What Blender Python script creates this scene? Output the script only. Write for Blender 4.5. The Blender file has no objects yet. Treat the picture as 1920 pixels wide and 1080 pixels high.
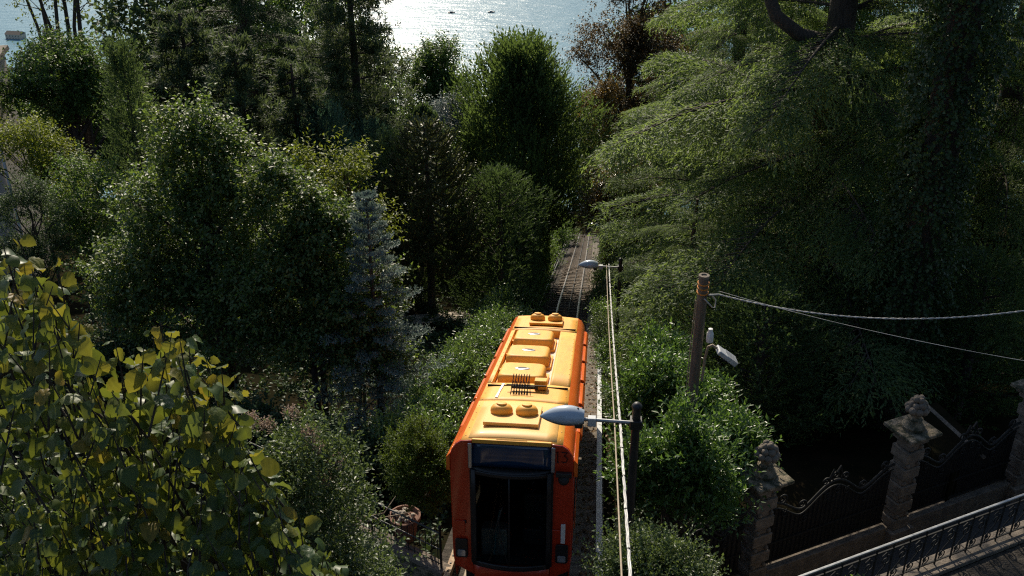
import bpy, math
import numpy as np
from mathutils import Vector, Matrix

R = math.radians
scene = bpy.context.scene
col = scene.collection

# ------------------------------------------------------------------ camera
PITCH = R(27.0)
FPX = 35.0 / 36.0 * 1920.0
cam = bpy.data.cameras.new('camera')
cam.lens = 35.0
cam.sensor_width = 36.0
cam.clip_start = 0.1
cam.clip_end = 20000
cam_o = bpy.data.objects.new('camera', cam)
cam_o.rotation_euler = (R(90) - PITCH, 0, 0)
col.objects.link(cam_o)
scene.camera = cam_o

# ------------------------------------------------------------------ sky, sun, exposure
SUN_AZ, SUN_EL = R(-9), R(34)
world = bpy.data.worlds.new('World')
scene.world = world
world.use_nodes = True
wn, wl = world.node_tree.nodes, world.node_tree.links
sky = wn.new('ShaderNodeTexSky')
sky.sky_type = 'NISHITA'
sky.sun_disc = False
sky.sun_elevation = SUN_EL
sky.sun_rotation = SUN_AZ
sky.altitude = 700
sky.dust_density = 1.5
bg = [n for n in wn if n.type == 'BACKGROUND'][0]
bg.inputs[1].default_value = 0.10
wl.new(sky.outputs[0], bg.inputs[0])
sun = bpy.data.lights.new('sun', 'SUN')
sun.energy = 4.6
sun.angle = R(0.53)
sun.color = (1.0, 0.89, 0.72)
sun_o = bpy.data.objects.new('sun', sun)
sdir = Vector((math.sin(SUN_AZ) * math.cos(SUN_EL), math.cos(SUN_AZ) * math.cos(SUN_EL), math.sin(SUN_EL)))
sun_o.rotation_euler = sdir.to_track_quat('Z', 'Y').to_euler()
sun_o.location = (0, 0, 30)
col.objects.link(sun_o)
vs = scene.view_settings
vs.view_transform = 'Standard'
vs.look = 'None'
vs.exposure = 0.5
vs.gamma = 1.0
scene.cycles.max_bounces = 7
scene.cycles.diffuse_bounces = 4
scene.cycles.glossy_bounces = 3
scene.cycles.transmission_bounces = 4
scene.cycles.transparent_max_bounces = 8
scene.cycles.sample_clamp_indirect = 4.0
scene.cycles.use_denoising = False
scene.cycles.filter_width = 1.2

# ------------------------------------------------------------------ helpers
GOLD = math.pi * (3 - math.sqrt(5))
CP, SP = math.cos(PITCH), math.sin(PITCH)


def W(px, py, d):
    """place in the world that the picture shows at (px, py), d metres in front of the lens"""
    a, b = (px - 960) / FPX, (540 - py) / FPX
    return Vector((a * d, d * (CP + b * SP), d * (-SP + b * CP)))


def nrm(a):
    return a / np.maximum(np.linalg.norm(a, axis=-1, keepdims=True), 1e-9)


def link(o, parent=None):
    col.objects.link(o)
    if parent is not None:
        o.parent = parent
    return o


def tag(o, label=None, cat=None, group=None, kind=None):
    if label: o['label'] = label
    if cat: o['category'] = cat
    if group: o['group'] = group
    if kind: o['kind'] = kind
    return o


def thing(name, label, cat, loc=(0, 0, 0), rz=0.0, group=None):
    o = bpy.data.objects.new(name, None)
    o.empty_display_size = 0.2
    o.location = loc
    o.rotation_euler = (0, 0, rz)
    link(o)
    return tag(o, label, cat, group)


def np_mesh(name, V, F, mat=None, attr=None, smooth=False):
    """V (n,3), F (m,k) -> mesh, quick"""
    me = bpy.data.meshes.new(name)
    V = np.ascontiguousarray(V, dtype=np.float32)
    F = np.ascontiguousarray(F, dtype=np.int32)
    m, k = F.shape
    me.vertices.add(len(V))
    me.vertices.foreach_set('co', V.ravel())
    me.loops.add(m * k)
    me.loops.foreach_set('vertex_index', F.ravel())
    me.polygons.add(m)
    me.polygons.foreach_set('loop_start', np.arange(0, m * k, k, dtype=np.int32))
    me.polygons.foreach_set('loop_total', np.full(m, k, dtype=np.int32))
    if smooth:
        me.polygons.foreach_set('use_smooth', np.ones(m, dtype=bool))
    me.update(calc_edges=True)
    if attr is not None:
        a = me.attributes.new('tone', 'FLOAT', 'FACE')
        a.data.foreach_set('value', np.ascontiguousarray(attr, dtype=np.float32))
    if mat: me.materials.append(mat)
    return me


def obj(name, me, parent=None, loc=None, kind=None):
    o = bpy.data.objects.new(name, me)
    link(o, parent)
    if loc is not None: o.location = loc
    if kind: o['kind'] = kind
    return o


class MB:
    """collects boxes, tubes and turned shapes of ONE part"""

    def __init__(self):
        self.v, self.f = [], []

    def add(self, vs, fs):
        b = len(self.v)
        self.v += [tuple(p) for p in vs]
        self.f += [tuple(i + b for i in f) for f in fs]
        return self

    def box(self, x0, x1, y0, y1, z0, z1, M=None):
        p = [Vector(q) for q in ((x0, y0, z0), (x1, y0, z0), (x1, y1, z0), (x0, y1, z0), (x0, y0, z1), (x1, y0, z1), (x1, y1, z1), (x0, y1, z1))]
        if M is not None: p = [M @ q for q in p]
        return self.add(p, [(0, 3, 2, 1), (4, 5, 6, 7), (0, 1, 5, 4), (1, 2, 6, 5), (2, 3, 7, 6), (3, 0, 4, 7)])

    def tube(self, pts, r, n=8, cap=True, flat=1.0):
        pts = [Vector(p) for p in pts]
        m = len(pts)
        rs = r if hasattr(r, '__len__') else [r] * m
        vs, ref = [], None
        for i, p in enumerate(pts):
            t = (pts[min(i + 1, m - 1)] - pts[max(i - 1, 0)])
            t = t.normalized() if t.length > 1e-9 else Vector((0, 0, 1))
            if ref is None:
                ref = Vector((1, 0, 0)) if abs(t.x) < .8 else Vector((0, 1, 0))
            a = (ref - t * ref.dot(t)).normalized()
            b = t.cross(a)
            ref = a
            for k in range(n):
                w = 2 * math.pi * k / n
                vs.append(p + a * (rs[i] * math.cos(w)) + b * (rs[i] * flat * math.sin(w)))
        fs = []
        for i in range(m - 1):
            for k in range(n):
                k2 = (k + 1) % n
                fs.append((i * n + k, i * n + k2, (i + 1) * n + k2, (i + 1) * n + k))
        if cap:
            fs.append(tuple(range(n))[::-1])
            fs.append(tuple((m - 1) * n + k for k in range(n)))
        return self.add(vs, fs)

    def lathe(self, prof, n=20, c=(0, 0, 0), sx=1.0, sy=1.0, lobes=0, amp=0.0):
        vs, fs = [], []
        for (r, z) in prof:
            for k in range(n):
                w = 2 * math.pi * k / n
                q = r * (1 + amp * math.cos(lobes * w))
                vs.append((c[0] + q * math.cos(w) * sx, c[1] + q * math.sin(w) * sy, c[2] + z))
        for i in range(len(prof) - 1):
            for k in range(n):
                k2 = (k + 1) % n
                fs.append((i * n + k, i * n + k2, (i + 1) * n + k2, (i + 1) * n + k))
        fs.append(tuple(range(n))[::-1])
        fs.append(tuple((len(prof) - 1) * n + k for k in range(n)))
        return self.add(vs, fs)

    def prism(self, poly, axis, a, b):
        """polygon in the plane across axis ('x','y','z'), from a to b"""
        def pt(p, w):
            return {'y': (p[0], w, p[1]), 'x': (w, p[0], p[1]), 'z': (p[0], p[1], w)}[axis]
        n = len(poly)
        vs = [pt(p, a) for p in poly] + [pt(p, b) for p in poly]
        fs = [tuple(range(n)), tuple(range(2 * n - 1, n - 1, -1))]
        for k in range(n):
            k2 = (k + 1) % n
            fs.append((k2, k, n + k, n + k2))
        return self.add(vs, fs)

    def grid(self, fn, us, ws):
        vs = [fn(u, w) for u in us for w in ws]
        nw = len(ws)
        fs = [(i * nw + j, i * nw + j + 1, (i + 1) * nw + j + 1, (i + 1) * nw + j) for i in range(len(us) - 1) for j in range(nw - 1)]
        return self.add(vs, fs)

    def ball(self, c, r, n=10, m=6, sz=1.0):
        prof = [(max(1e-3, r * math.sin(math.pi * i / m)), -r * sz * math.cos(math.pi * i / m)) for i in range(m + 1)]
        return self.lathe(prof, n, c)

    def mesh(self, name, mat, xf=None, smooth=None):
        v = self.v if xf is None else [tuple(xf(p)) for p in self.v]
        me = bpy.data.meshes.new(name)
        me.from_pydata(v, [], self.f)
        me.update()
        if mat: me.materials.append(mat)
        if smooth is not None:
            me.polygons.foreach_set('use_smooth', np.ones(len(me.polygons), dtype=bool))
            me.set_sharp_from_angle(angle=R(smooth))
        return me

    def build(self, name, mat, parent=None, xf=None, smooth=None, bevel=0, solid=0, kind=None, loc=None):
        o = obj(name, self.mesh(name, mat, xf, smooth), parent, loc, kind)
        if solid:
            s = o.modifiers.new('solid', 'SOLIDIFY'); s.thickness = solid; s.offset = -1
        if bevel:
            b = o.modifiers.new('bevel', 'BEVEL'); b.width = bevel; b.segments = 2; b.limit_method = 'ANGLE'; b.angle_limit = R(40)
        return o


# ------------------------------------------------------------------ materials
def node_mat(name):
    m = bpy.data.materials.new(name)
    m.use_nodes = True
    nt = m.node_tree
    return m, nt.nodes, nt.links, [n for n in nt.nodes if n.type == 'BSDF_PRINCIPLED'][0]


def mat(name, c, rough=.6, metal=0.0, var=.25, scale=3.0, bump=0.0, bscale=30.0, c2=None, spec=.5, coat=0.0, streak=None, contrast=(.35, .65)):
    m, N, L, P = node_mat(name)
    P.inputs['Roughness'].default_value = rough
    P.inputs['Metallic'].default_value = metal
    P.inputs['Specular IOR Level'].default_value = spec
    if coat:
        P.inputs['Coat Weight'].default_value = coat
        P.inputs['Coat Roughness'].default_value = .08
    tc = N.new('ShaderNodeTexCoord')
    mp = N.new('ShaderNodeMapping')
    L.new(tc.outputs['Object'], mp.inputs[0])
    if streak: mp.inputs['Scale'].default_value = streak
    nz = N.new('ShaderNodeTexNoise')
    nz.inputs['Scale'].default_value = scale
    nz.inputs['Detail'].default_value = 8
    nz.inputs['Roughness'].default_value = .65
    L.new(mp.outputs[0], nz.inputs['Vector'])
    cr = N.new('ShaderNodeValToRGB')
    cr.color_ramp.elements[0].position = contrast[0]
    cr.color_ramp.elements[1].position = contrast[1]
    c = tuple(c)
    lo = tuple(x * (1 - var) for x in c) if c2 is None else tuple(c2)
    cr.color_ramp.elements[0].color = (*lo, 1)
    cr.color_ramp.elements[1].color = (*c, 1)
    L.new(nz.outputs['Fac'], cr.inputs[0])
    L.new(cr.outputs[0], P.inputs['Base Color'])
    rr = N.new('ShaderNodeMapRange')
    rr.inputs['To Min'].default_value = max(0, rough - .12)
    rr.inputs['To Max'].default_value = min(1, rough + .12)
    L.new(nz.outputs['Fac'], rr.inputs[0])
    L.new(rr.outputs[0], P.inputs['Roughness'])
    if bump:
        nb = N.new('ShaderNodeTexNoise')
        nb.inputs['Scale'].default_value = bscale
        nb.inputs['Detail'].default_value = 6
        L.new(tc.outputs['Object'], nb.inputs['Vector'])
        bp = N.new('ShaderNodeBump')
        bp.inputs['Strength'].default_value = bump
        bp.inputs['Distance'].default_value = .05
        L.new(nb.outputs['Fac'], bp.inputs['Height'])
        L.new(bp.outputs[0], P.inputs['Normal'])
    return m


def leaf_mat(name, cols, tr=(.25, .3, .03), trans=.35, rough=.5, spec=.25, per_object=False, veins=False):
    m, N, L, P = node_mat(name)
    out = [n for n in N if n.type == 'OUTPUT_MATERIAL'][0]
    if per_object:
        src = N.new('ShaderNodeObjectInfo').outputs['Random']
    else:
        at = N.new('ShaderNodeAttribute')
        at.attribute_name = 'tone'
        src = at.outputs['Fac']
    cr = N.new('ShaderNodeValToRGB')
    e = cr.color_ramp.elements
    while len(e) < len(cols): e.new(.5)
    for i, c in enumerate(cols):
        e[i].position = i / (len(cols) - 1)
        e[i].color = (*c, 1)
    L.new(src, cr.inputs[0])
    colour = cr.outputs[0]
    if veins:
        tc = N.new('ShaderNodeTexCoord')
        nz = N.new('ShaderNodeTexNoise'); nz.inputs['Scale'].default_value = 3.5; nz.inputs['Detail'].default_value = 6
        L.new(tc.outputs['Object'], nz.inputs['Vector'])
        mx = N.new('ShaderNodeMix'); mx.data_type = 'RGBA'; mx.blend_type = 'MULTIPLY'
        r2 = N.new('ShaderNodeValToRGB')
        r2.color_ramp.elements[0].position = .35; r2.color_ramp.elements[0].color = (.42, .62, .6, 1)
        r2.color_ramp.elements[1].position = .6; r2.color_ramp.elements[1].color = (1, 1, 1, 1)
        L.new(nz.outputs['Fac'], r2.inputs[0])
        mx.inputs[0].default_value = .8
        L.new(colour, mx.inputs[6]); L.new(r2.outputs[0], mx.inputs[7])
        colour = mx.outputs[2]
        bp = N.new('ShaderNodeBump'); bp.inputs['Strength'].default_value = .35; bp.inputs['Distance'].default_value = .02
        L.new(nz.outputs['Fac'], bp.inputs['Height']); L.new(bp.outputs[0], P.inputs['Normal'])
    L.new(colour, P.inputs['Base Color'])
    P.inputs['Roughness'].default_value = rough
    P.inputs['Specular IOR Level'].default_value = spec
    T = N.new('ShaderNodeBsdfTranslucent')
    mt = N.new('ShaderNodeMix'); mt.data_type = 'RGBA'; mt.blend_type = 'MIX'
    mt.inputs[0].default_value = .5
    L.new(colour, mt.inputs[6]); mt.inputs[7].default_value = (*tr, 1)
    L.new(mt.outputs[2], T.inputs['Color'])
    mx = N.new('ShaderNodeMixShader')
    mx.inputs[0].default_value = trans
    L.new(P.outputs[0], mx.inputs[1]); L.new(T.outputs[0], mx.inputs[2])
    L.new(mx.outputs[0], out.inputs['Surface'])
    return m


M = {}
M['soil'] = mat('soil', (.020, .015, .009), 1.0, var=.6, scale=.8, bump=.6, bscale=5, c2=(.008, .010, .005), spec=.0)
M['ballast'] = mat('ballast', (.075, .064, .052), .95, var=.6, scale=9, bump=1.0, bscale=28, c2=(.022, .020, .017), spec=.15)
M['concrete'] = mat('concrete', (.24, .205, .165), .9, scale=4, bump=.4, c2=(.10, .085, .065), spec=.2)
M['stone'] = mat('stone', (.20, .165, .13), .9, spec=.15, scale=5, bump=.5, bscale=22, c2=(.10, .088, .075))
M['stone_moss'] = mat('mossy stone', (.22, .18, .13), .95, spec=.15, scale=7, bump=.7, bscale=22, c2=(.05, .052, .034), contrast=(.42, .58))
M['path'] = mat('pale path', (.34, .29, .23), .95, scale=2, bump=.4)
M['road'] = mat('asphalt', (.05, .048, .045), .9, scale=3, bump=.3)
M['rail'] = mat('rail steel', (.30, .29, .28), .32, .9, scale=6, c2=(.16, .11, .08))
M['rust'] = mat('rusty beam', (.36, .27, .17), .75, .0, scale=9, c2=(.19, .11, .06), bump=.3)
M['wood'] = mat('sleeper wood', (.15, .11, .075), .9, scale=6, c2=(.06, .045, .032), bump=.5, bscale=40)
M['pole_wood'] = mat('weathered pole', (.17, .135, .10), .9, scale=3, streak=(5, 5, .5), c2=(.075, .060, .045), bump=.4)
M['iron'] = mat('black iron', (.022, .022, .020), .65, .0, var=.4, spec=.25)
M['grey_paint'] = mat('grey paint', (.50, .52, .53), .55, var=.3, scale=5)
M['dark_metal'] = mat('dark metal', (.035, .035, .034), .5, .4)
M['steel'] = mat('galvanised steel', (.36, .37, .37), .45, .7, var=.3, scale=8)
M['lamp_shell'] = mat('lamp shell', (.38, .44, .50), .25, .0, var=.08, coat=.4)
M['lamp_lens'] = mat('lamp underside', (.10, .10, .10), .35, var=.2)
M['white_cable'] = mat('white cable', (.54, .53, .51), .5, .1, var=.35, scale=12)
M['tan_cable'] = mat('tan cable', (.33, .26, .18), .7, var=.35, scale=12)
M['orange_tape'] = mat('orange band', (.70, .25, .03), .6)
M['bark'] = mat('bark', (.075, .055, .04), .95, scale=4, streak=(4, 4, .7), c2=(.028, .022, .017), bump=.7, bscale=12)
M['bark_grey'] = mat('grey bark', (.12, .10, .08), .95, scale=4, streak=(4, 4, .7), c2=(.05, .043, .035), bump=.6, bscale=14)
M['arm_green'] = mat('scaly green arms', (.13, .135, .055), .5, scale=30, c2=(.05, .06, .02), spec=.3)
M['roof_y'] = mat('yellow roof paint', (.76, .365, .044), .6, var=.10, scale=2.2, coat=.0, c2=(.64, .285, .032), streak=(3.5, .5, 1), contrast=(.3, .6))
M['roof_tan'] = mat('faded yellow paint', (.76, .43, .12), .55, var=.10, scale=2.0, coat=.1)
M['orange'] = mat('orange paint', (.74, .130, .010), .36, var=.10, scale=1.2, coat=.35)
M['red_orange'] = mat('red orange paint', (.47, .030, .005), .42, var=.14, scale=1.2, coat=.35)
M['tray'] = mat('pale tray', (.55, .47, .36), .6, var=.2)
M['silver'] = mat('brushed silver', (.45, .47, .49), .35, .8, var=.15)
M['rubber'] = mat('black rubber', (.012, .012, .013), .55, var=.3)
M['headlamp'] = mat('headlamp glass', (.30, .31, .32), .12, .2, var=.3)
M['digit'] = mat('dark lettering', (.015, .006, .005), .5)
M['cabin'] = mat('cabin lining', (.10, .105, .105), .6)
M['cabin_pale'] = mat('cabin pale panel', (.40, .38, .33), .6)
M['teal'] = mat('teal grab pole', (.08, .30, .32), .35, var=.1)
M['terracotta'] = mat('terracotta', (.20, .10, .065), .85, scale=6, bump=.2)
M['plaster'] = mat('plaster', (.48, .42, .34), .9, scale=1.5, var=.2)
M['roof_tile'] = mat('clay roof', (.30, .13, .08), .85, scale=3, var=.4)
M['white'] = mat('white paint', (.72, .71, .68), .5, var=.1)
M['window_dark'] = mat('dark window glass', (.02, .025, .03), .08, var=.2, spec=.6)


def glass_mat(name, tint, refl=.06, rough=.03, colour=(1, 1, 1)):
    m, N, L, P = node_mat(name)
    out = [n for n in N if n.type == 'OUTPUT_MATERIAL'][0]
    t = N.new('ShaderNodeBsdfTransparent'); t.inputs[0].default_value = (*tint, 1)
    g = N.new('ShaderNodeBsdfGlossy'); g.inputs['Roughness'].default_value = rough; g.inputs[0].default_value = (*colour, 1)
    f = N.new('ShaderNodeLayerWeight'); f.inputs[0].default_value = .06
    mx = N.new('ShaderNodeMixShader')
    L.new(f.outputs['Fresnel'], mx.inputs[0]); L.new(t.outputs[0], mx.inputs[1]); L.new(g.outputs[0], mx.inputs[2])
    L.new(mx.outputs[0], out.inputs['Surface'])
    return m


M['glass'] = glass_mat('windscreen glass', (.40, .45, .44))
M['sky_blue_glass'] = mat('glass with sky blue put in', (.010, .034, .075), .10, var=.15, spec=.9)  # blue of the reflected sky put into the glass colour


def water_mat():
    m, N, L, P = node_mat('lake water')
    P.inputs['Base Color'].default_value = (.105, .215, .265, 1)  # base colour lifted to carry the look of sun and haze on the water
    P.inputs['Specular IOR Level'].default_value = .14
    P.inputs['Roughness'].default_value = .26
    P.inputs['IOR'].default_value = 1.33
    tc = N.new('ShaderNodeTexCoord')
    mp = N.new('ShaderNodeMapping')
    mp.inputs['Rotation'].default_value = (0, 0, R(24))
    mp.inputs['Scale'].default_value = (.35, 1.0, 1.0)
    L.new(tc.outputs['Object'], mp.inputs[0])
    n1 = N.new('ShaderNodeTexNoise'); n1.inputs['Scale'].default_value = .05; n1.inputs['Detail'].default_value = 5; n1.inputs['Roughness'].default_value = .62
    n2 = N.new('ShaderNodeTexNoise'); n2.inputs['Scale'].default_value = .35; n2.inputs['Detail'].default_value = 2
    L.new(mp.outputs[0], n1.inputs['Vector'])
    L.new(tc.outputs['Object'], n2.inputs['Vector'])
    ad = N.new('ShaderNodeMath'); ad.operation = 'MULTIPLY_ADD'; ad.inputs[1].default_value = .10
    L.new(n2.outputs['Fac'], ad.inputs[0]); L.new(n1.outputs['Fac'], ad.inputs[2])
    bp = N.new('ShaderNodeBump'); bp.inputs['Strength'].default_value = 1.0; bp.inputs['Distance'].default_value = 3.2
    L.new(ad.outputs[0], bp.inputs['Height'])
    L.new(bp.outputs[0], P.inputs['Normal'])
    return m


M['water'] = water_mat()

# foliage: three or four tones mixed leaf by leaf
M['f_silver'] = leaf_mat('hornbeam leaves', [(.034, .072, .022), (.058, .104, .032), (.088, .132, .044), (.15, .12, .015)], (.28, .40, .04), .40, .48, .34)
M['f_green'] = leaf_mat('mid green leaves', [(.034, .074, .020), (.060, .108, .028), (.090, .138, .036)], (.26, .40, .05), .42, .5, .25)
M['f_dark'] = leaf_mat('dark green leaves', [(.024, .052, .020), (.040, .074, .028), (.060, .094, .036)], (.16, .24, .05), .34, .55, .2)
M['f_laurel'] = leaf_mat('laurel leaves', [(.036, .082, .018), (.060, .122, .028), (.095, .160, .044)], (.22, .38, .04), .38, .36, .42)
M['f_laurel_dark'] = leaf_mat('deep laurel leaves', [(.040, .084, .024), (.068, .122, .036), (.105, .160, .056)], (.26, .40, .05), .42, .34, .55)
M['f_yellow'] = leaf_mat('yellow green leaves', [(.075, .115, .015), (.115, .150, .020), (.155, .165, .024)], (.34, .40, .03), .42, .5, .2)
M['f_cedar'] = leaf_mat('cedar needles', [(.046, .088, .036), (.080, .130, .050), (.140, .180, .075)], (.36, .48, .08), .50, .55, .25)
M['f_cypress'] = leaf_mat('cypress sprays', [(.028, .056, .024), (.046, .080, .034), (.068, .100, .042)], (.20, .28, .06), .36, .6, .15)
M['f_teal'] = leaf_mat('blue green sprays', [(.026, .066, .048), (.042, .092, .066), (.064, .114, .080)], (.14, .26, .12), .36, .6, .15)
M['f_yew'] = leaf_mat('yew sprays', [(.034, .066, .022), (.056, .094, .032), (.080, .118, .042)], (.22, .32, .05), .36, .6, .15)
M['f_spruce'] = leaf_mat('blue spruce needles', [(.090, .135, .120), (.135, .185, .160), (.20, .25, .215)], (.16, .22, .16), .25, .6, .2)
M['f_pine'] = leaf_mat('pine needles', [(.034, .058, .028), (.052, .080, .038), (.074, .098, .048)], (.20, .26, .07), .36, .6, .12)
M['f_copper'] = leaf_mat('copper beech leaves', [(.055, .038, .020), (.075, .050, .024), (.050, .062, .026), (.10, .055, .020)], (.22, .13, .03), .34, .5, .25)
M['f_orange'] = leaf_mat('autumn leaves', [(.12, .085, .018), (.15, .10, .018), (.075, .085, .024)], (.34, .20, .03), .40, .5, .25)
M['f_magnolia'] = leaf_mat('magnolia leaves', [(.035, .060, .018), (.060, .080, .022), (.16, .085, .015), (.22, .12, .02)], (.34, .24, .02), .32, .30, .5)
M['f_araucaria'] = leaf_mat('monkey puzzle scales', [(.045, .066, .022), (.075, .095, .032), (.13, .135, .05)], (.22, .25, .05), .25, .45, .35)
M['f_ivy'] = leaf_mat('ivy leaves', [(.020, .044, .014), (.032, .062, .020), (.048, .080, .026)], (.13, .20, .03), .28, .45, .3)
M['f_white'] = leaf_mat('silver shrub leaves', [(.14, .18, .16), (.24, .28, .25), (.34, .37, .33)], (.2, .25, .2), .25, .4)
M['f_shrub'] = leaf_mat('viburnum leaves', [(.034, .058, .022), (.060, .092, .032), (.095, .125, .046)], (.22, .30, .05), .36, .42, .38)
M['f_box'] = leaf_mat('boxwood leaves', [(.036, .066, .010), (.058, .092, .014), (.082, .115, .018)], (.22, .30, .02), .34, .55, .2)
M['f_ground'] = leaf_mat('ground cover leaves', [(.020, .042, .018), (.034, .064, .024), (.056, .090, .032)], (.13, .20, .04), .30, .5, .25)
M['f_litter'] = leaf_mat('fallen leaves', [(.17, .10, .04), (.24, .15, .06), (.10, .055, .025), (.30, .22, .12)], (.3, .15, .03), .15, .6)
M['f_lime_obj'] = leaf_mat('lime leaf', [(.048, .090, .018), (.070, .108, .020), (.10, .125, .020), (.16, .140, .020), (.23, .14, .020)], (.40, .34, .03), .44, .48, .3, True, True)
M['f_lime_green'] = leaf_mat('green lime leaf', [(.032, .066, .022), (.050, .090, .026), (.074, .112, .030), (.105, .130, .028)], (.28, .32, .04), .36, .42, .35, True, True)
M['f_lime'] = leaf_mat('lime leaves', [(.028, .058, .014), (.045, .080, .016), (.070, .105, .018), (.12, .125, .018)], (.30, .33, .03), .38, .44, .35)
M['f_bloom'] = leaf_mat('faded blossom', [(.30, .20, .13), (.38, .28, .20), (.24, .15, .10)], (.4, .28, .2), .3, .6)


# ------------------------------------------------------------------ ground levels
def zr(y):
    """level of the rail heads"""
    y = np.asarray(y, dtype=float)
    a = -14.05 - .335 * (np.minimum(y, 48) - 14.36)
    b = -.37 * np.clip(y - 48, 0, 92)
    c = -.43 * np.clip(y - 140, 0, None)
    return a + b + c


def xt(y):
    return .0923 * (np.asarray(y, dtype=float) - 14.36)


def sstep(a, b, v):
    t = np.clip((v - a) / (b - a), 0, 1)
    return t * t * (3 - 2 * t)


def ground(x, y):
    x = np.asarray(x, dtype=float); y = np.asarray(y, dtype=float)
    u = x - xt(y)
    base = zr(y) - .32
    left = base + .16 * np.clip(-u - 3, 0, 15)
    left = left - 2.4 * (1 - sstep(-.05, .05, y - (15.3 - (x + 1.3) * .727))) * sstep(1.35, 1.6, -u)
    right = -15.6 - .335 * np.clip(y - 20, 0, 28) - .37 * np.clip(y - 48, 0, 92) - .43 * np.clip(y - 140, 0, None)
    z = np.where(u < 0, left, base + (right - base) * sstep(2.0, 3.4, u))
    far = sstep(60, 200, y)
    z = np.where(y < 2, np.maximum(z, -9.9 - .335 * y - 2.0), z) + far * 3.0 * np.sin(x * .031 + 1.3) * np.cos(y * .023)
    return np.maximum(z, -358)


def gz(x, y):
    return float(ground(x, y))


# ------------------------------------------------------------------ the setting
gx = np.concatenate([-np.geomspace(700, 26, 40), np.arange(-25, 25.01, .5), np.geomspace(26, 700, 40)])
gy = np.concatenate([-np.geomspace(140, 7, 14), np.arange(-6, 60, .5), np.geomspace(60, 1100, 70)])
GX, GY = np.meshgrid(gx, gy, indexing='ij')
GZ = ground(GX, GY)
V = np.stack([GX, GY, GZ], -1).reshape(-1, 3)
ni, nj = GX.shape
I, J = np.meshgrid(np.arange(ni - 1), np.arange(nj - 1), indexing='ij')
a = (I * nj + J).ravel()
Fq = np.stack([a, a + nj, a + nj + 1, a + 1], -1)
tag(obj('ground', np_mesh('ground', V, Fq, M['soil'], smooth=True)), kind='structure')
mb = MB().add([(-9000, -500, -350), (9000, -500, -350), (9000, 12000, -350), (-9000, 12000, -350)], [(0, 1, 2, 3)])
tag(mb.build('lake', M['water']), kind='structure')
# hills on the far shore, beyond the top of the picture
hx = np.linspace(-9000, 9000, 60)
hv = []
for i, x in enumerate(hx):
    h = 500 + 220 * math.sin(x * .0009 + 1) + 130 * math.sin(x * .0023) + 60 * math.sin(x * .0061)
    hv += [(x, 7600, -356), (x, 8400, -350 + h * .6), (x, 9400, -350 + h), (x, 11000, -360)]
hf = [(i * 4 + j, (i + 1) * 4 + j, (i + 1) * 4 + j + 1, i * 4 + j + 1) for i in range(59) for j in range(3)]
M['hill'] = mat('wooded hill', (.05, .07, .04), .95, scale=.004, var=.4)
tag(MB().add(hv, hf).build('hills', M['hill'], smooth=60), kind='structure')
# bed of the track
ys = np.concatenate([np.arange(-2, 60, 1.0), np.arange(60, 107, 3.0)])
us = [-1.75, -1.2, -.6, 0, .6, 1.2, 1.8]
mb = MB().grid(lambda y, u: (float(xt(y)) + u, y, float(zr(y)) - .20 + (.03 if abs(u) < .7 else 0)), [float(y) for y in ys], us)
tag(mb.build('track_bed', M['ballast'], smooth=60), kind='structure')
# pale garden path seen between the trunks
pp = [W(520, 575, 40), W(640, 560, 43), W(800, 548, 47), W(950, 530, 52)]
pp = [(p.x, p.y) for p in pp]
vsx = []
for (x, y) in pp:
    for k in (-1.1, 1.1):
        vsx.append((x, y + k, gz(x, y + k) + .07))
tag(MB().add(vsx, [(0, 2, 3, 1), (2, 4, 5, 3), (4, 6, 7, 5)]).build('garden_path', M['path']), kind='structure')

# ================================================================== foliage tools
def rsphere(rng, n):
    return nrm(rng.normal(size=(n, 3)))


def along(rng, P0, D, Ls, k, spread=.6, up=.15, t0=.1, bend=0.0, opp=False, tone=None):
    """leaf places along shoots; returns P, dir, normal, tone"""
    m = len(P0)
    t = np.linspace(t0, 1, k)[None, :, None]
    Lq = np.asarray(Ls).reshape(m, 1, 1)
    pos = P0[:, None] + D[:, None] * (Lq * t)
    pos[..., 2] -= (bend * Lq * t * t)[..., 0]
    ref = np.where(np.abs(D[:, 2:3]) > .85, [[1., 0, 0]], [[0, 0, 1.]])
    A = nrm(np.cross(D, ref)); B = np.cross(A, D)
    ph = GOLD * np.arange(k)[None] + rng.uniform(0, 6.28, (m, 1))
    if opp: ph = math.pi * np.arange(k)[None] + rng.normal(0, .35, (m, k))
    rad = A[:, None] * np.cos(ph)[..., None] + B[:, None] * np.sin(ph)[..., None]
    LD = D[:, None] * (1 - spread) + rad * spread + rng.normal(0, .18, (m, k, 3))
    LD[..., 2] += up - bend * .8
    LD = nrm(LD)
    Nn = np.array([0, 0, 1.]) + rng.normal(0, .35, (m, k, 3)) + D[:, None] * .15
    tn = (np.zeros((m, 1)) + rng.uniform(0, 1, (m, 1)) if tone is None else tone.reshape(m, 1)) * .5 + rng.uniform(0, .5, (m, k))
    return pos.reshape(-1, 3), LD.reshape(-1, 3), Nn.reshape(-1, 3), tn.ravel()


def leaf_arrays(rng, P, D, Nn, tone, L, Wd, fold=.18, curl=.12, jit=.25):
    n = len(P)
    S = nrm(np.cross(D, Nn)); U = np.cross(S, D)
    s = (1 + rng.uniform(-jit, jit, n))[:, None]
    l, w = L * s, Wd * s
    v0 = P
    v1 = P + D * l * .42 + S * w * .5 + U * w * fold
    v2 = P + D * l - U * l * curl
    v3 = P + D * l * .42 - S * w * .5 + U * w * fold
    V = np.stack([v0, v1, v2, v3], 1).reshape(-1, 3)
    b = np.arange(n)[:, None] * 4
    F = np.concatenate([b + [0, 1, 2], b + [0, 2, 3]], 1).reshape(-1, 3)
    return V, F, np.repeat(tone, 2)


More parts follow.
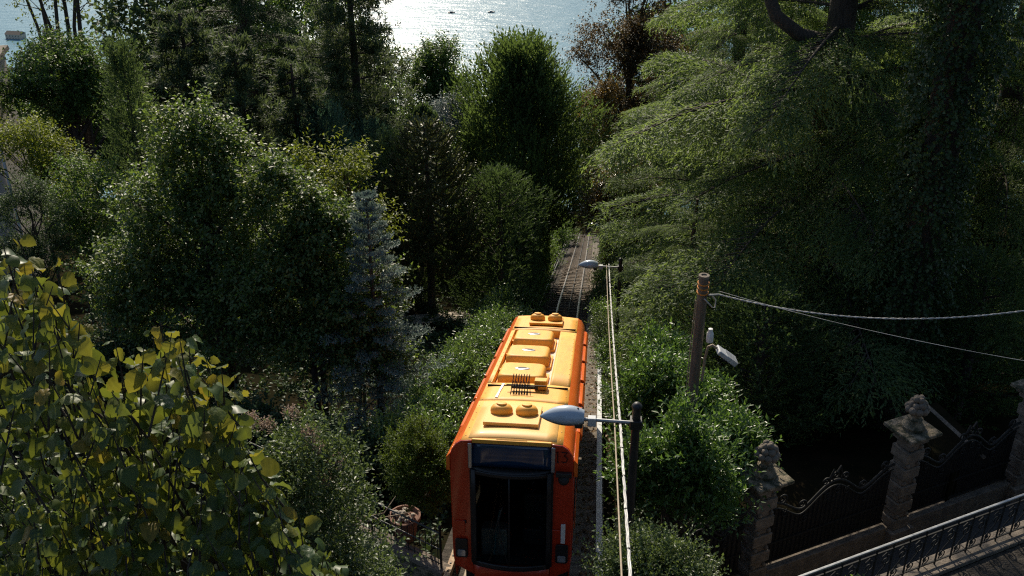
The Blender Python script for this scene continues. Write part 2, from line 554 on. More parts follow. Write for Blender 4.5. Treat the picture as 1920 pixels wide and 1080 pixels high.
def join(parts):
    Vs, Fs, Ts, b = [], [], [], 0
    for V, F, T in parts:
        Vs.append(V); Fs.append(F + b); Ts.append(T); b += len(V)
    return np.concatenate(Vs), np.concatenate(Fs), np.concatenate(Ts)


def crown_mesh(name, parts, material):
    V, F, T = join(parts)
    return np_mesh(name, V, F, material, T)


def limb(mb, a, b, r0, r1, sag=.0, n=6, m=6, wob=0.0, rng=None):
    a, b = Vector(a), Vector(b)
    pts, rs = [], []
    for i in range(m + 1):
        t = i / m
        p = a.lerp(b, t)
        p.z += sag * 4 * t * (1 - t) * (b - a).length
        if wob and rng is not None and 0 < i < m:
            p += Vector(rng.normal(0, wob, 3))
        pts.append(p); rs.append(r0 + (r1 - r0) * t)
    mb.tube(pts, rs, n, cap=False)
    return pts


def over_track(p):
    """the railway keeps a clear space over the rails"""
    u = p[:, 0] - xt(p[:, 1])
    wob = .35 * np.sin(p[:, 1] * 1.3) + .25 * np.sin(p[:, 1] * 3.1 + p[:, 2] * 2)
    return (u > -1.55 + .4 * wob) & (u < 1.75 + .5 * wob) & (p[:, 2] < zr(p[:, 1]) + 4.3 + wob) & (p[:, 1] < 96) & (p[:, 1] > 10)


def clear_track(V, F, T, loc):
    keep = ~over_track(V[F[:, 0]] + np.array(loc))
    return V, F[keep], T[keep]


def tree_thing(name, label, cat, loc, wood, leafs, bark, leafm, group=None, crown='crown', rz=0.0):
    t = thing(name, label, cat, loc, rz, group)
    leafs = [clear_track(*l, loc) for l in leafs]
    if wood is not None and wood.v:
        wood.build('trunk', bark, t, smooth=60)
    c = obj(crown, crown_mesh(crown, leafs, leafm), t, kind='stuff')
    return t


def copy_tree(t, loc, rz, s, label=None, group=None):
    c = t.copy(); link(c)
    c.location = loc; c.rotation_euler = (0, 0, rz); c.scale = s if hasattr(s, '__len__') else (s, s, s)
    if label: c['label'] = label
    if group: c['group'] = group
    for ch in t.children:
        d = ch.copy(); link(d, c)
    return c


def lumpy(rng, blobs, n=6):
    out = []
    for b in blobs:
        b = np.array(b, float)
        out.append((*b[:3], *(b[3:] * .80)))
        for u in rsphere(rng, n):
            u[2] = abs(u[2]) * 1.2 - .25
            f = rng.uniform(.28, .48)
            out.append((*(b[:3] + b[3:] * u * rng.uniform(.62, .88)), *(b[3:] * f)))
    return out


def blob_crown(rng, blobs, ncl, rc, nsh, shl, k, L, Wd, spread=.65, upw=.35, bottom=-.45, inner=.5, bend=.1, up=.1):
    B = np.array(blobs, float)
    wgt = B[:, 3] * B[:, 4] + B[:, 4] * B[:, 5]
    idx = rng.choice(len(B), ncl, p=wgt / wgt.sum())
    u = rsphere(rng, ncl)
    u[:, 2] = np.where(u[:, 2] < bottom, -u[:, 2], u[:, 2])
    f = rng.uniform(inner ** 2, 1.0, ncl) ** .5 * rng.uniform(.88, 1.12, ncl)
    C = B[idx, :3] + B[idx, 3:] * u * f[:, None]
    m = ncl * nsh
    Ci = np.repeat(C, nsh, 0); ui = np.repeat(u, nsh, 0)
    P0 = Ci + rsphere(rng, m) * (rng.uniform(0, 1, (m, 1)) ** .5) * rc
    D = nrm(ui * .55 + rng.normal(0, .5, (m, 3)) + np.array([0, 0, upw]))
    tone = np.repeat(rng.uniform(0, 1, ncl), nsh)
    P, LD, Nn, tn = along(rng, P0, D, shl * rng.uniform(.5, 1.7, m) ** 1.2, k, spread, up, bend=bend, tone=tone)
    return C, leaf_arrays(rng, P, LD, Nn, tn, L, Wd)


def broadleaf(name, label, cat, px, pytop, d, blobs, leafm, ncl=260, rc=.35, nsh=9, shl=.5, k=7, L=.10, Wd=.06, seed=1, group=None, bark='bark', r0=.16, stems=1, nl=26, **kw):
    """blobs are given from the tree's top downwards: (dx, dy, dz below top, rx, ry, rz)"""
    rng = np.random.default_rng(seed)
    top = W(px, pytop, d)
    zb = gz(top.x, top.y)
    H = top.z - zb
    bl = [(b[0], b[1], H + b[2], b[3], b[4], b[5]) for b in blobs]
    C, lf = blob_crown(rng, lumpy(rng, bl), ncl, rc, nsh, shl, k, L, Wd, **kw)
    wood = MB()
    zc = np.mean([b[2] for b in bl])
    for s in range(stems):
        o = np.clip(rng.normal(0, .14, 2), -.22, .22) if stems > 1 else (0, 0)
        wood.tube([(o[0], o[1], -.3), (o[0] * 1.2, o[1] * 1.2, zc * .4), (o[0] * 2.2, o[1] * 2.2, zc * .8), (o[0] * 3, o[1] * 3, min(H * .86, zc * 1.1))], [r0 / stems ** .5 * 1.2, r0 / stems ** .5, r0 / stems ** .5 * .6, .02], 8)
    sel = rng.choice(len(C), min(nl, len(C)), replace=False)
    for i in sel:
        z0 = max(.3, min(C[i, 2] - .25 * np.hypot(C[i, 0], C[i, 1]) - .3, zc * 1.1)) * rng.uniform(.7, .95)
        limb(wood, (0, 0, z0), C[i], r0 * .38, .015, .06, 5, 5, .05, rng)
    return tree_thing(name, label, cat, (top.x, top.y, zb), wood, [lf], M[bark], M[leafm], group)


def spire(name, label, cat, px, pytop, d, rad, leafm, n=2600, k=9, shl=.45, L=.13, Wd=.045, seed=1, profile=None, zlow=.05, spread=.3, lean=.55, bend=0.0, group=None, lump=.18, zb=None, bark='bark', x_off=0):
    """cypress, thuja and yew: upright sprays over an uneven cone or dome"""
    rng = np.random.default_rng(seed)
    top = W(px, pytop, d)
    zb = gz(top.x, top.y) if zb is None else zb
    H = top.z - zb
    prof = profile or (lambda t: np.clip((1 - t) * 1.15, 0, 1) ** .8)
    t = zlow + (1 - zlow) * rng.uniform(0, 1, n) ** 1.15
    az = rng.uniform(0, 2 * math.pi, n)
    ph = rng.uniform(0, 6.28, 6)
    wob = 1 + lump * (np.sin(4 * az + ph[0] + 5 * t) + .6 * np.sin(9 * az + ph[3] + 23 * t) + .8 * np.sin(5 * az + ph[1] - 9 * t) + .7 * np.sin(2 * az + ph[2] + 17 * t)) + rng.normal(0, .05, n)
    rr = rad * prof(t) * wob * np.where(rng.uniform(size=n) < .28, rng.uniform(.15, .65, n), rng.uniform(.45, 1, n) ** .5)
    P0 = np.stack([rr * np.cos(az), rr * np.sin(az), t * H - shl * .5], -1)
    out = np.stack([np.cos(az), np.sin(az), np.zeros(n)], -1)
    D = nrm(out * lean + np.array([0, 0, 1.]) * (1 - lean) * 1.3 + rng.normal(0, .22, (n, 3)))
    tone = .5 + .5 * np.sin(3 * az + ph[0] + 5 * t)
    P, LD, Nn, tn = along(rng, P0, D, shl * rng.uniform(.6, 1.35, n), k, spread, .05, bend=bend, tone=tone)
    lf = leaf_arrays(rng, P, LD, nrm(out.repeat(k, 0) + rng.normal(0, .6, (n * k, 3))), tn, L, Wd, .1, .1)
    wood = MB().tube([(0, 0, -.3), (.05, 0, H * .5), (0, 0, H * .93)], [rad * .07 + .06, rad * .05 + .03, .02], 8)
    for i in rng.choice(n, 50, replace=False):
        p = P0[i]
        limb(wood, (0, 0, max(.1, p[2] - .5 * np.hypot(p[0], p[1]))), p, .03, .008, 0, 4, 3)
    return tree_thing(name, label, cat, (top.x, top.y, zb), wood, [lf], M[bark], M[leafm], group)


def bough_mesh(seed, L=7.0, ns=66, tw=13, k=8, nl=.155, nw=.046, mats=('bark', 'f_cedar')):
    """one cedar bough along +x: a drooping limb with flat fans of twigs, needles hanging at the rim"""
    rng = np.random.default_rng(seed)
    q = np.linspace(0, 1, 12)
    c = rng.normal(0, .10)
    pts = np.stack([L * q, L * c * q * q, L * (.10 * q - .185 * q ** 2.6)], -1)
    tq = np.sort(rng.uniform(.06, 1, ns))
    at = lambda w: np.stack([np.interp(w, q, pts[:, j]) for j in range(3)], -1)
    base = at(tq)
    tang = nrm(at(np.minimum(tq + .04, 1)) - at(tq - .04))
    ang = np.where(np.arange(ns) % 2, 1., -1.) * rng.uniform(R(25), R(68), ns)
    ca, sa = np.cos(ang), np.sin(ang)
    sd = nrm(np.stack([tang[:, 0] * ca - tang[:, 1] * sa, tang[:, 0] * sa + tang[:, 1] * ca, tang[:, 2] * .7 + rng.uniform(-.07, .07, ns)], -1))
    sl = L * .27 * (1.15 - tq) * rng.uniform(.3, 1.5, ns) + rng.uniform(.2, .9, ns)
    qq = np.linspace(.08, 1, tw)
    tb = base[:, None] + sd[:, None] * (sl[:, None] * qq)[..., None]
    tb[..., 2] -= .20 * sl[:, None] * qq ** 3
    s2 = np.where(np.arange(tw) % 2, 1., -1.)[None] * rng.uniform(R(15), R(60), (ns, tw))
    c2, z2 = np.cos(s2), np.sin(s2)
    td = nrm(np.stack([sd[:, None, 0] * c2 - sd[:, None, 1] * z2, sd[:, None, 0] * z2 + sd[:, None, 1] * c2, -.03 - .75 * qq[None] ** 4 + rng.normal(0, .07, (ns, tw))], -1))
    P, LD, Nn, tn = along(rng, tb.reshape(-1, 3), td.reshape(-1, 3), rng.uniform(.30, .80, ns * tw), k, .38, .06, bend=.22, tone=np.repeat(rng.uniform(0, 1, ns), tw))
    V, F, T = leaf_arrays(rng, P, LD, Nn, tn, nl, nw, .1, .08)
    wd = MB().tube([tuple(p) for p in pts], list(np.linspace(.065, .012, 12)), 6, cap=False)
    for i in range(0, ns, 2):
        e = base[i] + sd[i] * sl[i] * .8; e[2] -= .20 * sl[i] * .51
        wd.tube([tuple(base[i]), tuple((base[i] + e) / 2 + [0, 0, .05]), tuple(e)], [.022, .016, .006], 4, cap=False)
    wv = np.array(wd.v); wf = np.array([[f[0], f[1], f[2]] for f in wd.f] + [[f[0], f[2], f[3]] for f in wd.f])
    me = np_mesh('bough', np.concatenate([wv, V]), np.concatenate([wf, F + len(wv)]), None, np.concatenate([np.zeros(len(wf)), T]))
    me.materials.append(M[mats[0]]); me.materials.append(M[mats[1]])
    me.polygons.foreach_set('material_index', np.concatenate([np.zeros(len(wf)), np.ones(len(F))]).astype(np.int32))
    return me


def cedar(label, loc, H, Lmax, n, seed, meshes, prof, r=.5, zlow=.08, name='cedar_tree', bare=None):
    rng = np.random.default_rng(seed)
    t = thing(name, label, 'tree', loc)
    MB().tube([(0, 0, -.4), (.06, 0, H * .3), (-.05, .05, H * .65), (0, 0, H)], [r * 1.15, r, r * .65, .05], 14).build('trunk', M['bark'], t, smooth=60)
    for i in range(n):
        f = zlow + (.98 - zlow) * (i + .5) / n
        az = i * GOLD + rng.normal(0, .25)
        sc = Lmax / 7.0 * float(prof(f)) * rng.uniform(.65, 1.12)
        pitch = rng.normal(.02, .08) - .25 * max(0, f - .6)
        if bare and f * H + loc[2] > bare and math.cos(az + 1.9) > .55: continue
        for _ in range(9):
            Mx = Matrix.Translation((0, 0, f * H)) @ Matrix.Rotation(az, 4, 'Z') @ Matrix.Rotation(pitch, 4, 'Y') @ Matrix.Rotation(rng.normal(0, .15), 4, 'X') @ Matrix.Diagonal((sc, sc * rng.uniform(.85, 1.1), sc, 1))
            probe = np.array([tuple(Mx @ Vector((x, y, z)) + Vector(loc)) for x, y, z in ((2, 0, -.3), (4.5, 0, -.6), (6, 1, -1.4), (6, -1, -1.4), (7.4, 0, -1.8), (4.5, 1.8, -.9), (4.5, -1.8, -.9))])
            if not (over_track(probe) | ((probe[:, 0] - xt(probe[:, 1]) < 1.3) & (loc[0] > 0))).any(): break
            sc *= .82
        o = obj('bough', meshes[int(rng.integers(len(meshes)))], t)
        o.matrix_local = Mx
    return t


def bush(name, label, cat, x, y, rx, ry, h, leafm, ncl=120, nsh=8, k=7, L=.11, Wd=.042, shl=.35, rc=.25, seed=1, group=None, z=None, up=.25, upw=.7, spread=.55, wood_m='bark', lumps=5, zlift=0):
    rng = np.random.default_rng(seed)
    z = gz(x, y) if z is None else z
    bl = []
    for i in range(lumps):
        q = rng.uniform(-.55, .55, 2)
        hh = h * rng.uniform(.72, 1.0)
        bl.append((q[0] * rx, q[1] * ry, hh * .5 + zlift, rx * .62, ry * .62, hh * .5))
    C, lf = blob_crown(rng, lumpy(rng, bl, 5) if L > .055 else bl, ncl, rc, nsh, shl, k, L, Wd, spread, upw, -.75, .55, .06, up)
    wood = MB()
    for i in rng.choice(len(C), min(16, len(C)), replace=False):
        limb(wood, (rng.normal(0, .12), rng.normal(0, .12), -.2), C[i], .03, .008, .03, 5, 4, .03, rng)
    t = thing(name, label, cat, (x, y, z), 0, group)
    wood.build('stem', M[wood_m], t, smooth=60)
    obj('foliage', crown_mesh('foliage', [lf], M[leafm]), t, kind='stuff')
    return t

# ================================================================== funicular car
SH = .335
CAR_Y = 14.30
car = thing('funicular_car', 'orange and yellow funicular car climbing the track between the hedges', 'funicular',
            (float(xt(CAR_Y)), CAR_Y, float(zr(CAR_Y))), -math.atan(.0923))
CL = 11.95


def shear(p):
    return (p[0], p[1], p[2] - SH * p[1])


def zroof(x):
    return 3.75 - .045 * (x / .86) ** 2


def cbuild(mb, name, m, smooth=40, bevel=0, solid=0, parent=None):
    return mb.build(name, M[m], parent or car, shear, smooth, bevel, solid)


SEC = [(1.06, .55), (1.11, 1.1), (1.115, 2.4), (1.11, 3.34), (1.075, 3.48), (1.00, 3.62), (.90, 3.70)]
nin = 6
for s in (-1, 1):
    # side wall and the shoulder above it
    mb = MB().grid(lambda y, i: (s * SEC[i][0], y, SEC[i][1]), np.linspace(.06, CL, 12), [0, 1, 2, 3])
    side = cbuild(mb, 'side_wall', 'red_orange', 40, 0, .02 * (1 if s < 0 else -1))
    mb = MB().grid(lambda y, i: (s * SEC[i][0], y, SEC[i][1]), np.linspace(.06, CL, 12), [3, 4, 5, 6])
    cbuild(mb, 'shoulder_panel', 'orange', 50)
    for k, yc in enumerate((1.35, 3.65, 5.95, 8.25, 10.55)):
        mb = MB().prism([(yc - .75, 1.75), (yc + .75, 1.75), (yc + .75, 2.9), (yc - .75, 2.9)], 'x', s * 1.113, s * 1.128)
        wdw = cbuild(mb, 'side_window', 'window_dark', 40, .0)
        mb = MB().box(s * 1.129 - .004, s * 1.129 + .004, yc - .01, yc + .01, 1.76, 2.89)
        cbuild(mb, 'window_bar', 'silver', 40, 0, 0, wdw)
    for k, yc in enumerate((2.5, 7.1)):
        mb = MB().box(s * 1.123 - .008, s * 1.123 + .008, yc - .36, yc + .36, .75, 3.0)
        dr = cbuild(mb, 'door', 'orange', 40, .005)
        mb = MB().box(s * 1.14 - .008, s * 1.14 + .008, yc - .24, yc + .24, 1.75, 2.85)
        cbuild(mb, 'door_pane', 'window_dark', 40, .0, 0, dr)
    # door header covers below the roof edge, with dark gaps between
    for k in range(5):
        y0 = 1.75 + k * 2.0
        mb = MB().prism([(s * 1.112, 3.18), (s * 1.20, 3.14), (s * 1.215, 3.26), (s * 1.17, 3.36), (s * 1.105, 3.38)], 'y', y0, y0 + 1.72)
        cbuild(mb, 'door_header', 'orange', 30, .006)
        mb = MB().box(s * 1.12, s * 1.18, y0 + 1.74, y0 + 1.98, 3.17, 3.30)
        cbuild(mb, 'header_bracket', 'rubber')
    # bright front gutter strip beside the face
    mb = MB().prism([(s * 1.105, 3.05), (s * 1.17, 3.05), (s * 1.165, 3.34), (s * 1.10, 3.42)], 'y', -.04, 1.7)
    cbuild(mb, 'gutter', 'orange', 30, .008)

# roof: pieces round the open equipment tray
TX0, TX1, TY0, TY1 = -.80, .46, 3.95, 9.75


def roof_piece(x0, x1, y0, y1, m='roof_y', name='roof_panel', dz=0):
    mb = MB().grid(lambda y, x: (x, y, zroof(x) + dz), np.linspace(y0, y1, 6), np.linspace(x0, x1, 9))
    return cbuild(mb, name, m, 50, 0, .02)


XR = .90
roof_piece(-XR, XR, 0.0, 2.55)
roof_piece(-XR, XR, 2.56, TY0)
roof_piece(-XR, TX0, TY0 + .004, TY1 - .004)
roof_piece(TX1, XR, TY0 + .004, TY1 - .004)
roof_piece(-XR, XR, TY1, CL)
mb = MB().grid(lambda y, x: (x, y, zroof(x) + .012), np.linspace(.12, 2.45, 6), np.linspace(-.78, .78, 9))
cbuild(mb, 'front_roof_cover', 'roof_tan', 50, 0, .018)
mb = MB().box(TX0 - .02, TX1 + .02, TY0 - .02, TY1 + .02, 3.50, 3.52)
cbuild(mb, 'tray_floor', 'tray')
for (x0, x1, y0, y1) in ((TX0 - .015, TX0 + .004, TY0, TY1), (TX1 - .004, TX1 + .015, TY0, TY1), (TX0 + .006, TX1 - .006, TY0 - .014, TY0 + .004), (TX0 + .006, TX1 - .006, TY1 - .004, TY1 + .014)):
    cbuild(MB().box(x0, x1, y0, y1, 3.51, 3.735), 'tray_side', 'roof_y')
for yb in (5.3, 6.9, 8.5):
    cbuild(MB().box(TX0 + .02, TX0 + .14, yb, yb + .14, 3.52, 3.68), 'tray_bracket', 'roof_y', 40, .01)


def rounded(x0, x1, y0, y1, r, n=5):
    pts = []
    for (cx, cy, a0) in ((x1 - r, y1 - r, 0), (x0 + r, y1 - r, 90), (x0 + r, y0 + r, 180), (x1 - r, y0 + r, 270)):
        for i in range(n + 1):
            w = R(a0 + 90 * i / n)
            pts.append((cx + r * math.cos(w), cy + r * math.sin(w)))
    return pts


def cushion(x0, x1, y0, y1, z0, h, r):
    """a moulded hood: rounded plan, rounded upper edge"""
    vs, fs, rings = [], [], []
    for (ins, z) in ((0, z0), (.012, z0 + h * .62), (.025, z0 + h * .82), (.05, z0 + h * .94), (.09, z0 + h * .985), (.15, z0 + h)):
        p = rounded(x0 + ins, x1 - ins, y0 + ins, y1 - ins, max(.03, r - ins * .5))
        rings.append(len(vs)); vs += [(a, b, z) for a, b in p]
    n = len(p)
    for i in range(len(rings) - 1):
        for k in range(n):
            k2 = (k + 1) % n
            fs.append((rings[i] + k, rings[i] + k2, rings[i + 1] + k2, rings[i + 1] + k))
    fs.append(tuple(rings[-1] + k for k in range(n)))
    return MB().add(vs, fs)


for (y0, y1) in ((4.10, 5.40), (6.0, 7.3), (7.95, 9.25)):
    fl = MB().prism(rounded(-.76, .38, y0 - .05, y1 + .06, .14), 'z', 3.525, 3.60)
    hood = cbuild(cushion(-.72, .32, y0, y1, 3.60, .29, .2), 'roof_hatch', 'roof_y', 60)
    cbuild(fl, 'hatch_flange', 'roof_y', 40, .01, 0, hood)
    ym = (y0 + y1) / 2
    mb = MB().lathe([(.17, 3.885), (.17, 3.902), (.12, 3.915), (.04, 3.905)], 20, (-.2, ym, 0), 1.0, .62)
    cbuild(mb, 'hatch_badge', 'silver', 40, 0, 0, hood)
    mb = MB().lathe([(.10, 3.91), (.10, 3.922), (.01, 3.922)], 14, (-.2, ym, 0), 1.0, .55)
    cbuild(mb, 'badge_slot', 'rubber', 40, 0, 0, hood)

DOME = [(.205, 0), (.215, .04), (.205, .10), (.17, .155), (.12, .18), (.10, .185), (.095, .215), (.05, .225), (.005, .225)]


def domes(y0, y1, yc, xs, x0, x1):
    z = 3.77
    pl = cbuild(MB().box(x0, x1, y0, y1, z, z + .075), 'vent_plate', 'roof_tan' if y0 < 5 else 'roof_y', 40, .008)
    for x in xs:
        cbuild(MB().lathe(DOME, 24, (x, yc, z + .078)), 'roof_vent', 'roof_y', 45, 0, 0, pl)


domes(.75, 1.95, 1.4, (-.32, .16), -.60, .42)
domes(10.35, 11.3, 10.85, (-.25, .25), -.46, .48)
# comb-like current collector and its box
cb = cbuild(MB().box(-.32, .24, 3.30, 3.36, 3.80, 3.86), 'collector_bar', 'dark_metal', 40, .005)
for k in range(7):
    x = -.27 + k * .055
    mb = MB().tube([(x - .03, 2.95, 3.76), (x, 3.18, 4.02), (x + .01, 3.32, 4.16)], .010, 6)
    mb.tube([(x + .05, 2.95, 3.76), (x + .02, 3.18, 4.02)], .009, 6)
    cbuild(mb, 'collector_arm', 'dark_metal', 40, 0, 0, cb)
mb = MB().box(-.42, .42, 3.31, 3.34, 3.87, 3.90)
cbuild(mb, 'collector_rod', 'dark_metal', 40, 0, 0, cb)
cbuild(MB().box(.16, .42, 3.42, 3.72, 3.76, 3.98), 'junction_box', 'roof_y', 40, .012)
cbuild(MB().prism([(-.60, 2.75), (-.54, 2.72), (-.535, 3.2), (-.50, 3.85), (-.56, 3.85), (-.575, 3.2)], 'z', 3.742, 3.752), 'paint_smear', 'white', 40, .0)

riv = MB().lathe([(.014, 0), (.012, .008), (.002, .011)], 8).mesh('rivet', M['roof_tan'], smooth=60)
for yy_ in np.arange(.25, CL - .2, .48):
    for xx_ in (-.845, .845):
        obj('rivet', riv, car, shear((xx_, float(yy_), zroof(xx_) + .001)))
for yy_ in (TY1 + .3, TY0 - .25):
    cbuild(MB().box(-.86, .86, yy_, yy_ + .012, 3.705, 3.757), 'roof_joint', 'rubber')
cbuild(MB().tube([(-.05, -.285, 1.10), (-.16, -.29, 1.6), (-.22, -.28, 2.1)], .010, 6), 'wiper_arm', 'rubber', 50)
cbuild(MB().tube([(-.30, -.262, 1.75), (-.14, -.285, 2.4)], .012, 6), 'wiper_blade', 'rubber', 50)
# front: two orange cheeks with rounded shoulders, skirt, window frame
for s in (-1, 1):
    poly = [(s * .70, .62), (s * 1.07, .85), (s * 1.10, 1.1), (s * 1.105, 3.36), (s * 1.07, 3.50), (s * .99, 3.63), (s * .90, 3.70), (s * .70, 3.72)]
    ck = cbuild(MB().prism(poly, 'y', -.03, .06), 'front_cheek', 'red_orange', 40, .02)
    cbuild(MB().box(s * .735 - .035, s * .735 + .035, -.075, -.02, 3.13, 3.665), 'window_post', 'silver', 40, .012)
    cbuild(MB().box(s * .728 - .022, s * .728 + .022, -.07, -.02, .95, 3.125), 'window_seal', 'rubber', 40, .01)
    # headlamp
    lm = cbuild(MB().prism(rounded(s * .93 - .115, s * .93 + .115, 1.06, 1.50, .04), 'y', -.085, -.032), 'headlamp', 'rubber', 40, .008)
    cbuild(MB().prism(rounded(s * .93 - .075, s * .93 + .075, 1.10, 1.25, .03), 'y', -.10, -.087), 'lamp_glass', 'headlamp', 40, .004, 0, lm)
cbuild(MB().box(.905, .985, -.07, -.032, 1.53, 1.98), 'reflector_strip', 'white', 40, .008)
cbuild(MB().box(.70, .90, -.06, -.032, 1.78, 1.84), 'grab_handle', 'red_orange', 40, .01)
cbuild(MB().box(-1.03, -.86, -.055, -.032, 1.62, 1.92), 'access_flap', 'red_orange', 40, .008)
cbuild(MB().box(-.88, -.83, -.05, -.032, 1.86, 1.93), 'flap_lock', 'rubber', 40, .004)
cbuild(MB().box(-.70, .70, -.028, .05, 3.66, 3.745), 'front_lip', 'roof_y', 40, .012)
mb = MB().grid(lambda x, z: (x, -.03 - .10 * (1 - (x / .70) ** 2) * (1 if z > .6 else .6), z), np.linspace(-.695, .695, 13), [.42, .6, .98])
cbuild(mb, 'front_skirt', 'red_orange', 50, 0, .03)
# camera pod under its hood
pod = cbuild(MB().lathe([(.10, -.02), (.10, .03), (.075, .06), (.03, .075), (.005, .075)], 16, (0, 0, 0)), 'camera_pod', 'rubber', 50)
pod.data.transform(Matrix.Translation((.93, -.05, 3.02)) @ Matrix.Rotation(R(90), 4, 'X'))
cbuild(MB().prism([(.79, 3.16), (1.07, 3.16), (1.07, 3.06), (1.0, 3.08), (.86, 3.08), (.79, 3.06)], 'y', -.16, -.031), 'pod_hood', 'dark_metal', 40, .01)
# digits 1 and 3
dg = [[(.80, 3.575), (.835, 3.60), (.835, 3.38)], [(.815, 3.38), (.855, 3.38)],
      [(.90, 3.60), (1.0, 3.60), (.945, 3.515), (.985, 3.50), (1.005, 3.455), (.985, 3.40), (.94, 3.38), (.90, 3.40)]]
for name, strokes in (('digit_one', dg[:2]), ('digit_three', dg[2:])):
    mb = MB()
    for st in strokes:
        mb.tube([(a - .02, -.036, b - .03) for a, b in st], .020, 6, flat=.5)
    cbuild(mb, name, 'digit', 40)

# upper window, reflected sky blue put into its colour, leaning back to the roof
mb = MB().grid(lambda x, z: (x, -.045 + .06 * ((z - 3.16) / .5) ** 2, z), np.linspace(-.70, .70, 9), np.linspace(3.18, 3.66, 6))
cbuild(mb, 'upper_window', 'sky_blue_glass', 60, 0, .01)
mb = MB().grid(lambda x, q: (x, -.06 - .20 * (1 - (x / .70) ** 2) * q, 3.16 - .05 * q), np.linspace(-.70, .70, 15), [0, .5, 1])
cbuild(mb, 'visor', 'dark_metal', 60, 0, .035)
# big bowed windscreen with black surround
def bow(x, z):
    return (x, -.06 - .20 * (1 - (x / .70) ** 2), z)


mb = MB().grid(bow, np.linspace(-.64, .64, 17), np.linspace(3.06, 1.02, 8)[::-1])
cbuild(mb, 'windscreen', 'glass', 60)
for (x0, x1, z0, z1) in ((-.705, -.635, .93, 3.12), (.635, .705, .93, 3.12), (-.634, .634, 3.045, 3.118), (-.634, .634, .93, 1.035), (-.032, -.010, 1.037, 3.043)):
    mb = MB().grid(lambda x, z: (x, bow(x, z)[1] - .012, z), np.linspace(x0, x1, 13), np.linspace(z0, z1, 5))
    cbuild(mb, 'windscreen_frame', 'rubber', 60, 0, .03)
# cabin behind the glass
cbuild(MB().box(-1.04, 1.04, .08, 3.6, .86, .90), 'cabin_floor', 'cabin')
cbuild(MB().box(-1.05, 1.05, 3.6, 3.66, .9, 3.45), 'cabin_bulkhead', 'cabin')
cbuild(MB().box(-.62, -.12, .35, .75, .9, 1.55), 'driver_console', 'cabin_pale', 40, .03)
cbuild(MB().tube([(-.36, .25, 1.0), (-.33, .3, 1.5), (-.24, .32, 2.05)], .026, 8), 'grab_pole', 'teal', 50)
cbuild(MB().box(.12, .6, .9, 1.35, .9, 1.32), 'driver_seat', 'cabin', 40, .05)
cbuild(MB().box(.12, .6, 1.28, 1.4, 1.33, 2.0), 'seat_back', 'cabin', 40, .05)
cbuild(MB().box(-1.0, 1.0, CL - .02, CL + .05, .6, 3.64), 'rear_wall', 'red_orange', 40, .02)
cbuild(MB().box(-.9, .9, .2, CL - .2, .36, .60), 'underframe', 'dark_metal')
for yw in (2.0, 3.6, 8.6, 10.2):
    ax = cbuild(MB().tube([(-.66, yw, .30), (.66, yw, .30)], .05, 8), 'axle', 'dark_metal', 50)
    for s in (-1, 1):
        mb = MB().lathe([(.05, -.06), (.29, -.06), (.31, -.03), (.27, 0), (.26, .06), (.05, .06)], 20)
        w_ = mb.build('wheel', M['dark_metal'], ax, None, 40)
        w_.data.transform(Matrix.Translation((s * .56, yw, .26 - SH * yw)) @ Matrix.Rotation(R(90), 4, 'Y'))

# ================================================================== track
track = thing('railway_track', 'steep funicular track with steel rails running down between the hedges', 'track', (0, 0, 0))


def tl(y, u, dz=0.0):
    return (float(xt(y)) + u, float(y), float(zr(y)) + dz)


RY = [3.0, 20, 34, 44, 48, 52, 64, 80, 100, 105]
for s in (-1, 1):
    mb = MB()
    prof = [(-.055, -.13), (.055, -.13), (.055, -.115), (.012, -.10), (.012, -.04), (.034, -.03), (.034, 0), (-.034, 0), (-.034, -.03), (-.012, -.04), (-.012, -.10), (-.055, -.115)]
    vs_, fs_ = [], []
    for y in RY:
        for (a, b) in prof: vs_.append(tl(y, s * .55 + a, b))
    n = len(prof)
    for i in range(len(RY) - 1):
        for k in range(n):
            k2 = (k + 1) % n
            fs_.append((i * n + k, i * n + k2, (i + 1) * n + k2, (i + 1) * n + k))
    mb.add(vs_, fs_).build('rail', M['rail'], track)
MB().tube([tl(y, .05, -.02) for y in RY], .018, 6).build('haulage_cable', M['dark_metal'], track)
slp = MB().box(-.95, .95, -.12, .12, -.24, -.125).mesh('sleeper', M['wood'])
rng = np.random.default_rng(3)
for i in range(116):
    y = 6 + .85 * i
    s = obj('sleeper', slp, track, tl(y, rng.normal(0, .02)))
    s.rotation_euler = (-math.atan(SH), 0, -.092 + rng.normal(0, .01))
roller = MB().tube([(-.09, 0, .0), (.09, 0, .0)], .09, 10).mesh('cable_roller', M['rust'], smooth=40)
for y in (30, 36.5, 43, 50, 57, 65, 74):
    obj('cable_roller', roller, track, tl(y, .05, -.11))

# beams, pipes and duct beside the rails
b_ = MB()
for (u, w) in ((-1.38, .06),):
    EY = [3.0, 20, 27]
    pts = [tl(y, u, .10) for y in EY]
    vs_ = [(p[0] + a, p[1], p[2] + b) for p in pts for a, b in ((-w, -.1), (w, -.1), (w, .06), (-w, .06))]
    b_.add(vs_, [(i * 4 + k, i * 4 + (k + 1) % 4, i * 4 + 4 + (k + 1) % 4, i * 4 + 4 + k) for i in range(len(EY) - 1) for k in range(4)])
eb = thing('edge_beam', 'rusty bolted steel edge beam running along the hedge side of the track', 'beam')
b_.build('beam', M['rust'], eb)
bolt = MB().lathe([(.022, 0), (.022, .02), (.002, .024)], 6).mesh('bolt', M['dark_metal'])
for i in range(60): obj('bolt', bolt, eb, tl(9 + i * .35, -1.38, .16))
tag(MB().tube([tl(y, -1.02, .02) for y in EY], .055, 8).build('pipe', M['tan_cable'], smooth=50), 'pale water pipe lying between the rusty edge beam and the rail', 'pipe')
